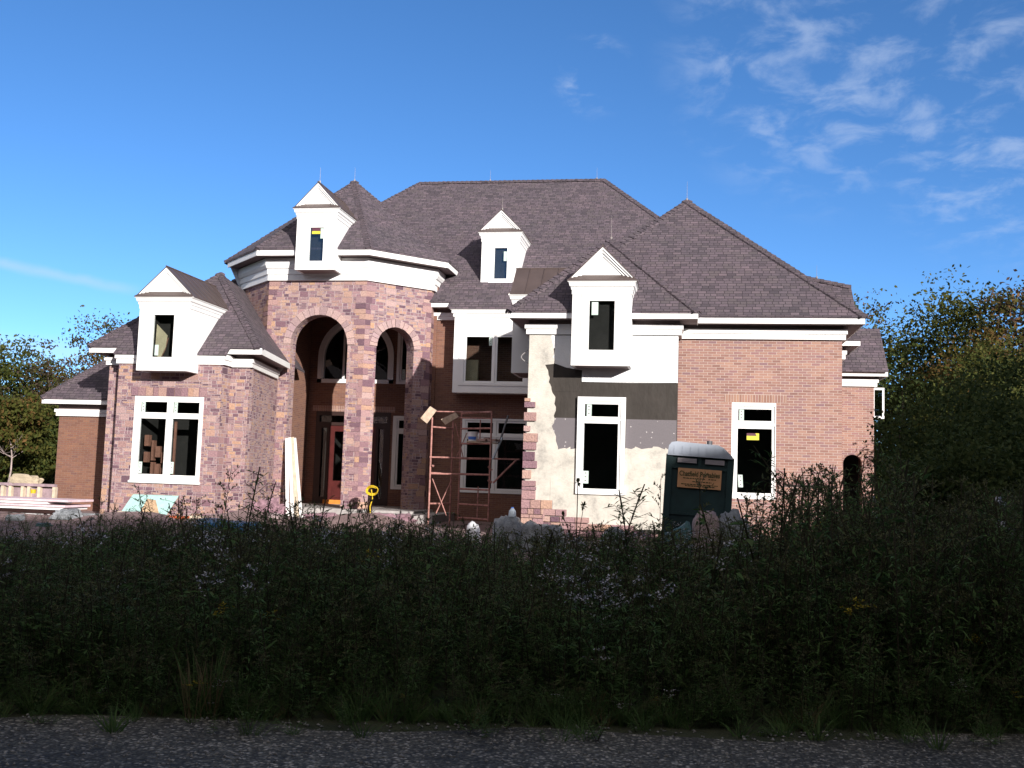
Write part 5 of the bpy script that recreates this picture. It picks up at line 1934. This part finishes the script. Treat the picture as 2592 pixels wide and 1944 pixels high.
xa, xb_ = UY(48, 1300, 25.8).x, UY(136, 1300, 25.8).x
bx_ = thing('storage_box', ((xa+xb_)/2, 25.8, 0), 'white storage box under the dark trestle table', 'box')
zt2 = UY(90, 1294, 25.8).z
b = MB(); b.box(xa, xb_, 25.6, 26.2, 0, zt2-.07)
b.build('body', M['pail'], bx_)
b = MB(); b.box(xa-.03, xb_+.03, 25.57, 26.23, zt2-.068, zt2-.01)
b.build('lid', M['pail'], bx_)
px_lump('plastic_heap', 140, 205, 1288, 25.0, M['clear_wrap'], 'crumpled clear plastic heap between the storage box and the low brick wing', 'plastic heap', seed=21, amp=.30, freq=1.6, sharp=.14)
px_lump('plastic_heap', 195, 262, 1296, 26.6, M['clear_wrap'], 'crumpled clear plastic heap in front of the low brick wing', 'plastic heap', seed=22, amp=.30, freq=1.6, sharp=.14)
px_lump('plastic_heap', 20, 60, 1300, 24.6, M['clear_wrap'], 'crumpled clear plastic heap on the far side of the white storage box', 'plastic heap', seed=23, amp=.30, freq=1.6, sharp=.14)
px_lump('tarp_heap', 95, 130, 1322, 23.6, M['teal_tarp'], 'dark teal tarp heap in front of the white storage box', 'tarp', seed=24, amp=.3)
for (x0_, x1_, y0_, y1_, Y, mt_, nm, lab, cat) in (
    (212, 253, 1325, 1335, 24.4, 'orange', 'orange_board', 'red orange board lying in the weeds below the low brick wing', 'board'),
    (303, 382, 1297, 1304, 25.6, 'timber_light', 'pale_bench_slab', 'long pale slab lying below the pale teal board', 'slab'),
    (468, 522, 1307, 1318, 26.8, 'timber_light', 'lumber', 'short yellowish lumber lying below the double window', 'lumber')):
    a, c = UY(x0_, y1_, Y), UY(x1_, y0_, Y)
    m_ = MB(); m_.box(a.x, c.x, Y-.15, Y+.15, max(.02, a.z), c.z)
    o = m_.build(nm, M[mt_]); tag(o, lab, cat)
    # what carries it
    m_ = MB()
    for xx in (a.x+.15, c.x-.15):
        m_.box(xx-.07, xx+.07, Y-.1, Y+.1, 0, max(.021, a.z)-.002)
    o = m_.build('support_blocks', M['timber']); o.parent = None
    tag(o, 'grey wood blocks under the ' + {'orange_board': 'red orange board', 'pale_bench_slab': 'long pale slab', 'lumber': 'yellowish lumber'}[nm], 'blocks')
a = UY(296, 1300, 28.2); c = UY(441, 1257, 28.75)
m_ = MB()
m_.slab([(a.x, 28.2, 0.02), (c.x-.02, 28.2, 0.02), (c.x, 28.98, c.z), (a.x+.02, 28.98, c.z)], (0, .05, .02))
tag(m_.build('foam_board', M['teal']), 'pale teal foam board leaning on the stone wall under the double window', 'foam board')
m_ = MB()
P_ = [UY(345, 1300, 27.6), UY(372, 1264, 27.9), UY(392, 1268, 27.9), UY(405, 1312, 27.6)]
P_[0].z = P_[3].z = .02
m_.slab(P_, (0, .05, .02))
tag(m_.build('plywood_sheet', M['raw_wood']), 'brown plywood offcut propped in front of the pale teal board', 'plywood')
tp = UY(450, 1313, 25.4)
cn = thing('traffic_cone', (tp.x, 25.4, 0), 'orange cone among the weeds below the open half of the double window', 'cone')
b = MB(); b.tube((tp.x, 25.4, .03), (tp.x, 25.4, tp.z), .17, 14, 0, .03)
b.build('cone_body', M['orange'], cn)
b = MB(); b.box(tp.x-.22, tp.x+.22, 25.18, 25.62, ground_z(tp.x, 25.4)-.02, ground_z(tp.x, 25.4)+.04)
b.build('base', M['orange'], cn)
px_lump('tarp_heap', 492, 670, 1311, 24.6, M['blue_tarp'], 'bright blue tarp spread over a heap in front of the stone wing', 'tarp', seed=31, amp=.22, deep=.55)
px_lump('tarp_heap', 612, 662, 1352, 22.6, M['blue_tarp'], 'small blue tarp heap in front of the bright blue tarp', 'tarp', seed=32, amp=.3)
px_lump('boulder', 678, 716, 1296, 27.2, M['boulder'], 'pale pink boulder between the blue tarp and the porch', 'boulder', seed=33, amp=.25, subdiv=3)
px_lump('bag', 1182, 1212, 1327, 24.6, M['pail'], 'white bag standing below the scaffold', 'bag', seed=34, amp=.4, sharp=.2)
px_lump('wrapped_pallet', 1252, 1330, 1303, 23.4, M['clear_wrap'], 'taller plastic wrapped pallet with a pale blue jug on top', 'pallet load', seed=35, amp=.22, freq=1.3, sharp=.10)
px_lump('wrapped_pallet', 1322, 1425, 1318, 22.6, M['clear_wrap'], 'lower plastic wrapped pallet in front of the unfinished corner', 'pallet load', seed=36, amp=.22, freq=1.5, sharp=.10)
px_lump('wrapped_pallet', 1525, 1592, 1336, 21.6, M['clear_wrap'], 'small plastic wrapped load below the unfinished wall window', 'pallet load', seed=37, amp=.22, freq=1.4, sharp=.10)
q = UY(1297, 1290, 23.3)
jg = thing('jug', (q.x, 23.3, q.z-.16), 'pale blue jug on top of the wrapped pallet', 'jug')
b = MB(); b.tube((q.x, 23.3, q.z-.16), (q.x, 23.3, q.z-.03), .09, 12, 0, .08); b.tube((q.x, 23.3, q.z-.03), (q.x, 23.3, q.z+.03), .08, 12, 0, .03)
b.build('bottle', M['blue_grey'], jg)
b = MB(); b.tube((q.x, 23.3, q.z+.031), (q.x, 23.3, q.z+.055), .032, 10)
b.build('cap', M['blue_label'], jg)
px_lump('boulder', 1752, 1822, 1287, 18.9, M['boulder'], 'big pinkish grey boulder in front of the portable toilet', 'boulder', seed=41, amp=.10, freq=1.8, subdiv=4, smooth=True, sq=.4)
px_lump('tarp_heap', 1686, 1752, 1322, 18.7, M['teal_tarp'], 'teal tarp heap touching the big boulder', 'tarp', seed=42, amp=.3)
px_lump('plastic_heap', 1818, 1902, 1304, 19.0, M['clear_wrap'], 'crumpled clear plastic heap beside the big pinkish boulder', 'plastic heap', seed=43, amp=.28, freq=1.5, sharp=.14)
# dark rail on two legs
a, c = UY(1984, 1227, 24.5), UY(2116, 1233, 24.5)
sh = thing('sawhorse', ((a.x+c.x)/2, 24.5, 0), 'dark wooden sawhorse in front of the tall brick wing', 'sawhorse')
b = MB(); b.box(a.x, c.x, 24.45, 24.55, a.z-.05, a.z+.015)
b.build('beam', M['dark_wood'], sh)
for px in (2008, 2030, 2095):
    xx = UY(px, 1240, 24.5).x
    b = MB(); b.tube((xx+.03, 24.5, a.z-.05), (xx-.08, 24.35 if px != 2030 else 24.68, 0), .03, 6)
    b.build('leg', M['dark_wood'], sh)
# ================================================================== LIGHT
SUN = Vector((.571, -.779, .262)).normalized()
sd = bpy.data.lights.new('sun', 'SUN')
sd.energy = 4.2
sd.angle = R(0.53)
sd.color = (1.0, .94, .88)
so = bpy.data.objects.new('sun', sd)
COL.objects.link(so)
so.rotation_euler = (-SUN).to_track_quat('-Z', 'Y').to_euler()
so.location = (40, -60, 30)
W = bpy.data.worlds.new('World')
S.world = W
W.use_nodes = True
nt = W.node_tree
bg = nt.nodes['Background']
sky = nt.nodes.new('ShaderNodeTexSky')
sky.sky_type = 'NISHITA'
sky.sun_disc = False
sky.sun_elevation = math.asin(SUN.z)
sky.sun_rotation = math.atan2(SUN.x, SUN.y)
sky.altitude = 200
sky.air_density = 0.6
sky.dust_density = 0.0
sky.ozone_density = 3.5
hs = N(nt, 'ShaderNodeHueSaturation', Saturation=1.10, Value=.75)
L(nt, sky.outputs[0], hs.inputs['Color'])
# thin broken cloud: some in the view high on the right, a streak low on the left, plus unseen bright cloud added behind the view as white fill
tcw = nt.nodes.new('ShaderNodeTexCoord')
dirv = tcw.outputs['Generated']
sep = nt.nodes.new('ShaderNodeSeparateXYZ')
L(nt, dirv, sep.inputs[0])
zz = math_(nt, 'ADD', math_(nt, 'MAXIMUM', sep.outputs[2], 0.0), 0.14)
uv_ = nt.nodes.new('ShaderNodeCombineXYZ')
L(nt, math_(nt, 'DIVIDE', sep.outputs[0], zz), uv_.inputs[0])
L(nt, math_(nt, 'DIVIDE', sep.outputs[1], zz), uv_.inputs[1])
def mask(px, py, d0, d1):
    """1 towards the direction seen at that place of the sky, 0 beyond d1 degrees"""
    d = ray(px, py).normalized()
    dp = N(nt, 'ShaderNodeVectorMath', operation='DOT_PRODUCT')
    L(nt, dirv, dp.inputs[0])
    dp.inputs[1].default_value = d
    mr = nt.nodes.new('ShaderNodeMapRange')
    mr.interpolation_type = 'SMOOTHSTEP'
    L(nt, dp.outputs['Value'], mr.inputs[0])
    mr.inputs[1].default_value = math.cos(R(d1))
    mr.inputs[2].default_value = math.cos(R(d0))
    return mr.outputs[0]
def cloudnoise(scale, lo, hi, sx=1.0, sy=1.0, off=0.0, det=9):
    mp = N(nt, 'ShaderNodeMapping')
    L(nt, uv_.outputs[0], mp.inputs[0])
    mp.inputs['Scale'].default_value = (sx, sy, 1)
    mp.inputs['Location'].default_value = (off, off*.7, 0)
    n_ = N(nt, 'ShaderNodeTexNoise', Scale=scale, Detail=det, Roughness=.58, Distortion=.35)
    L(nt, mp.outputs[0], n_.inputs['Vector'])
    mr = nt.nodes.new('ShaderNodeMapRange')
    mr.interpolation_type = 'SMOOTHSTEP'
    L(nt, n_.outputs[0], mr.inputs[0])
    mr.inputs[1].default_value = lo
    mr.inputs[2].default_value = hi
    return mr.outputs[0]
m_r = math_(nt, 'MAXIMUM', mask(2120, 90, 3, 10), math_(nt, 'MAXIMUM', mask(2590, 250, 3, 9), mask(2400, 440, .3, 3)))
c_r = math_(nt, 'MULTIPLY', math_(nt, 'MULTIPLY', cloudnoise(9.5, .43, .72, 1.0, .85, 4.4, 10), m_r), .36)
def streak(p0, p1, half, noise_amp):
    """a long thin band of cloud along the great circle through two places of the sky"""
    d0, d1 = ray(*p0).normalized(), ray(*p1).normalized()
    nv = d0.cross(d1).normalized()
    dp = N(nt, 'ShaderNodeVectorMath', operation='DOT_PRODUCT')
    L(nt, dirv, dp.inputs[0])
    dp.inputs[1].default_value = nv
    wn = N(nt, 'ShaderNodeTexNoise', Scale=26.0, Detail=5)
    L(nt, dirv, wn.inputs['Vector'])
    off = math_(nt, 'MULTIPLY', math_(nt, 'SUBTRACT', wn.outputs[0], .5), noise_amp)
    ab = math_(nt, 'ABSOLUTE', math_(nt, 'ADD', dp.outputs['Value'], off))
    mr = nt.nodes.new('ShaderNodeMapRange')
    mr.interpolation_type = 'SMOOTHSTEP'
    L(nt, ab, mr.inputs[0])
    mr.inputs[1].default_value = half
    mr.inputs[2].default_value = 0.0
    mid = ((p0[0]+p1[0])/2, (p0[1]+p1[1])/2)
    ext = math.degrees(d0.angle(d1))/2
    return math_(nt, 'MULTIPLY', math_(nt, 'MULTIPLY', mr.outputs[0], mask(*mid, ext*.55, ext*1.1)), math_(nt, 'ADD', math_(nt, 'MULTIPLY', wn.outputs[0], .9), .15))
st1 = streak((-60, 655), (365, 738), .0075, .010)
st2 = streak((-160, 850), (260, 905), .016, .014)
wsp = math_(nt, 'MULTIPLY', math_(nt, 'MULTIPLY', cloudnoise(9.0, .50, .78, 1, 1, 2.2), mask(1500, 190, .3, 2.6)), .5)
c_l = math_(nt, 'MAXIMUM', math_(nt, 'MULTIPLY', math_(nt, 'MAXIMUM', st1, st2), .55), wsp)
back = nt.nodes.new('ShaderNodeMapRange')
back.interpolation_type = 'SMOOTHSTEP'
L(nt, sep.outputs[1], back.inputs[0])
back.inputs[1].default_value = .35
back.inputs[2].default_value = -.25
fill_cloud = math_(nt, 'MULTIPLY', math_(nt, 'MULTIPLY', cloudnoise(1.5, .34, .58, 1, 1, 6.0), back.outputs[0]), .82)  # unseen cloud, added to whiten the light on shaded sides
clear = N(nt, 'ShaderNodeVectorMath', operation='DOT_PRODUCT')     # gap cut in the added cloud so the dormer panes mirror blue
L(nt, dirv, clear.inputs[0])
clear.inputs[1].default_value = Vector((-.27, -.95, .21)).normalized()
mrc = nt.nodes.new('ShaderNodeMapRange')
mrc.interpolation_type = 'SMOOTHSTEP'
L(nt, clear.outputs['Value'], mrc.inputs[0])
mrc.inputs[1].default_value = math.cos(R(9))
mrc.inputs[2].default_value = math.cos(R(17))
fill_cloud = math_(nt, 'MULTIPLY', fill_cloud, mrc.outputs[0])
sky1 = mixc(nt, math_(nt, 'MAXIMUM', c_r, c_l), hs.outputs[0], (2.5, 2.9, 3.6))
sky2 = mixc(nt, fill_cloud, sky1, (5.0, 4.3, 3.6))
L(nt, sky2, bg.inputs[0])
bg.inputs[1].default_value = 0.15
S.view_settings.view_transform = 'Standard'
S.view_settings.look = 'None'
S.view_settings.exposure = 0.85
S.view_settings.gamma = 1
S.render.engine = 'CYCLES'
S.cycles.max_bounces = 6
S.cycles.transparent_max_bounces = 12
S.cycles.caustics_reflective = False
S.cycles.caustics_refractive = False
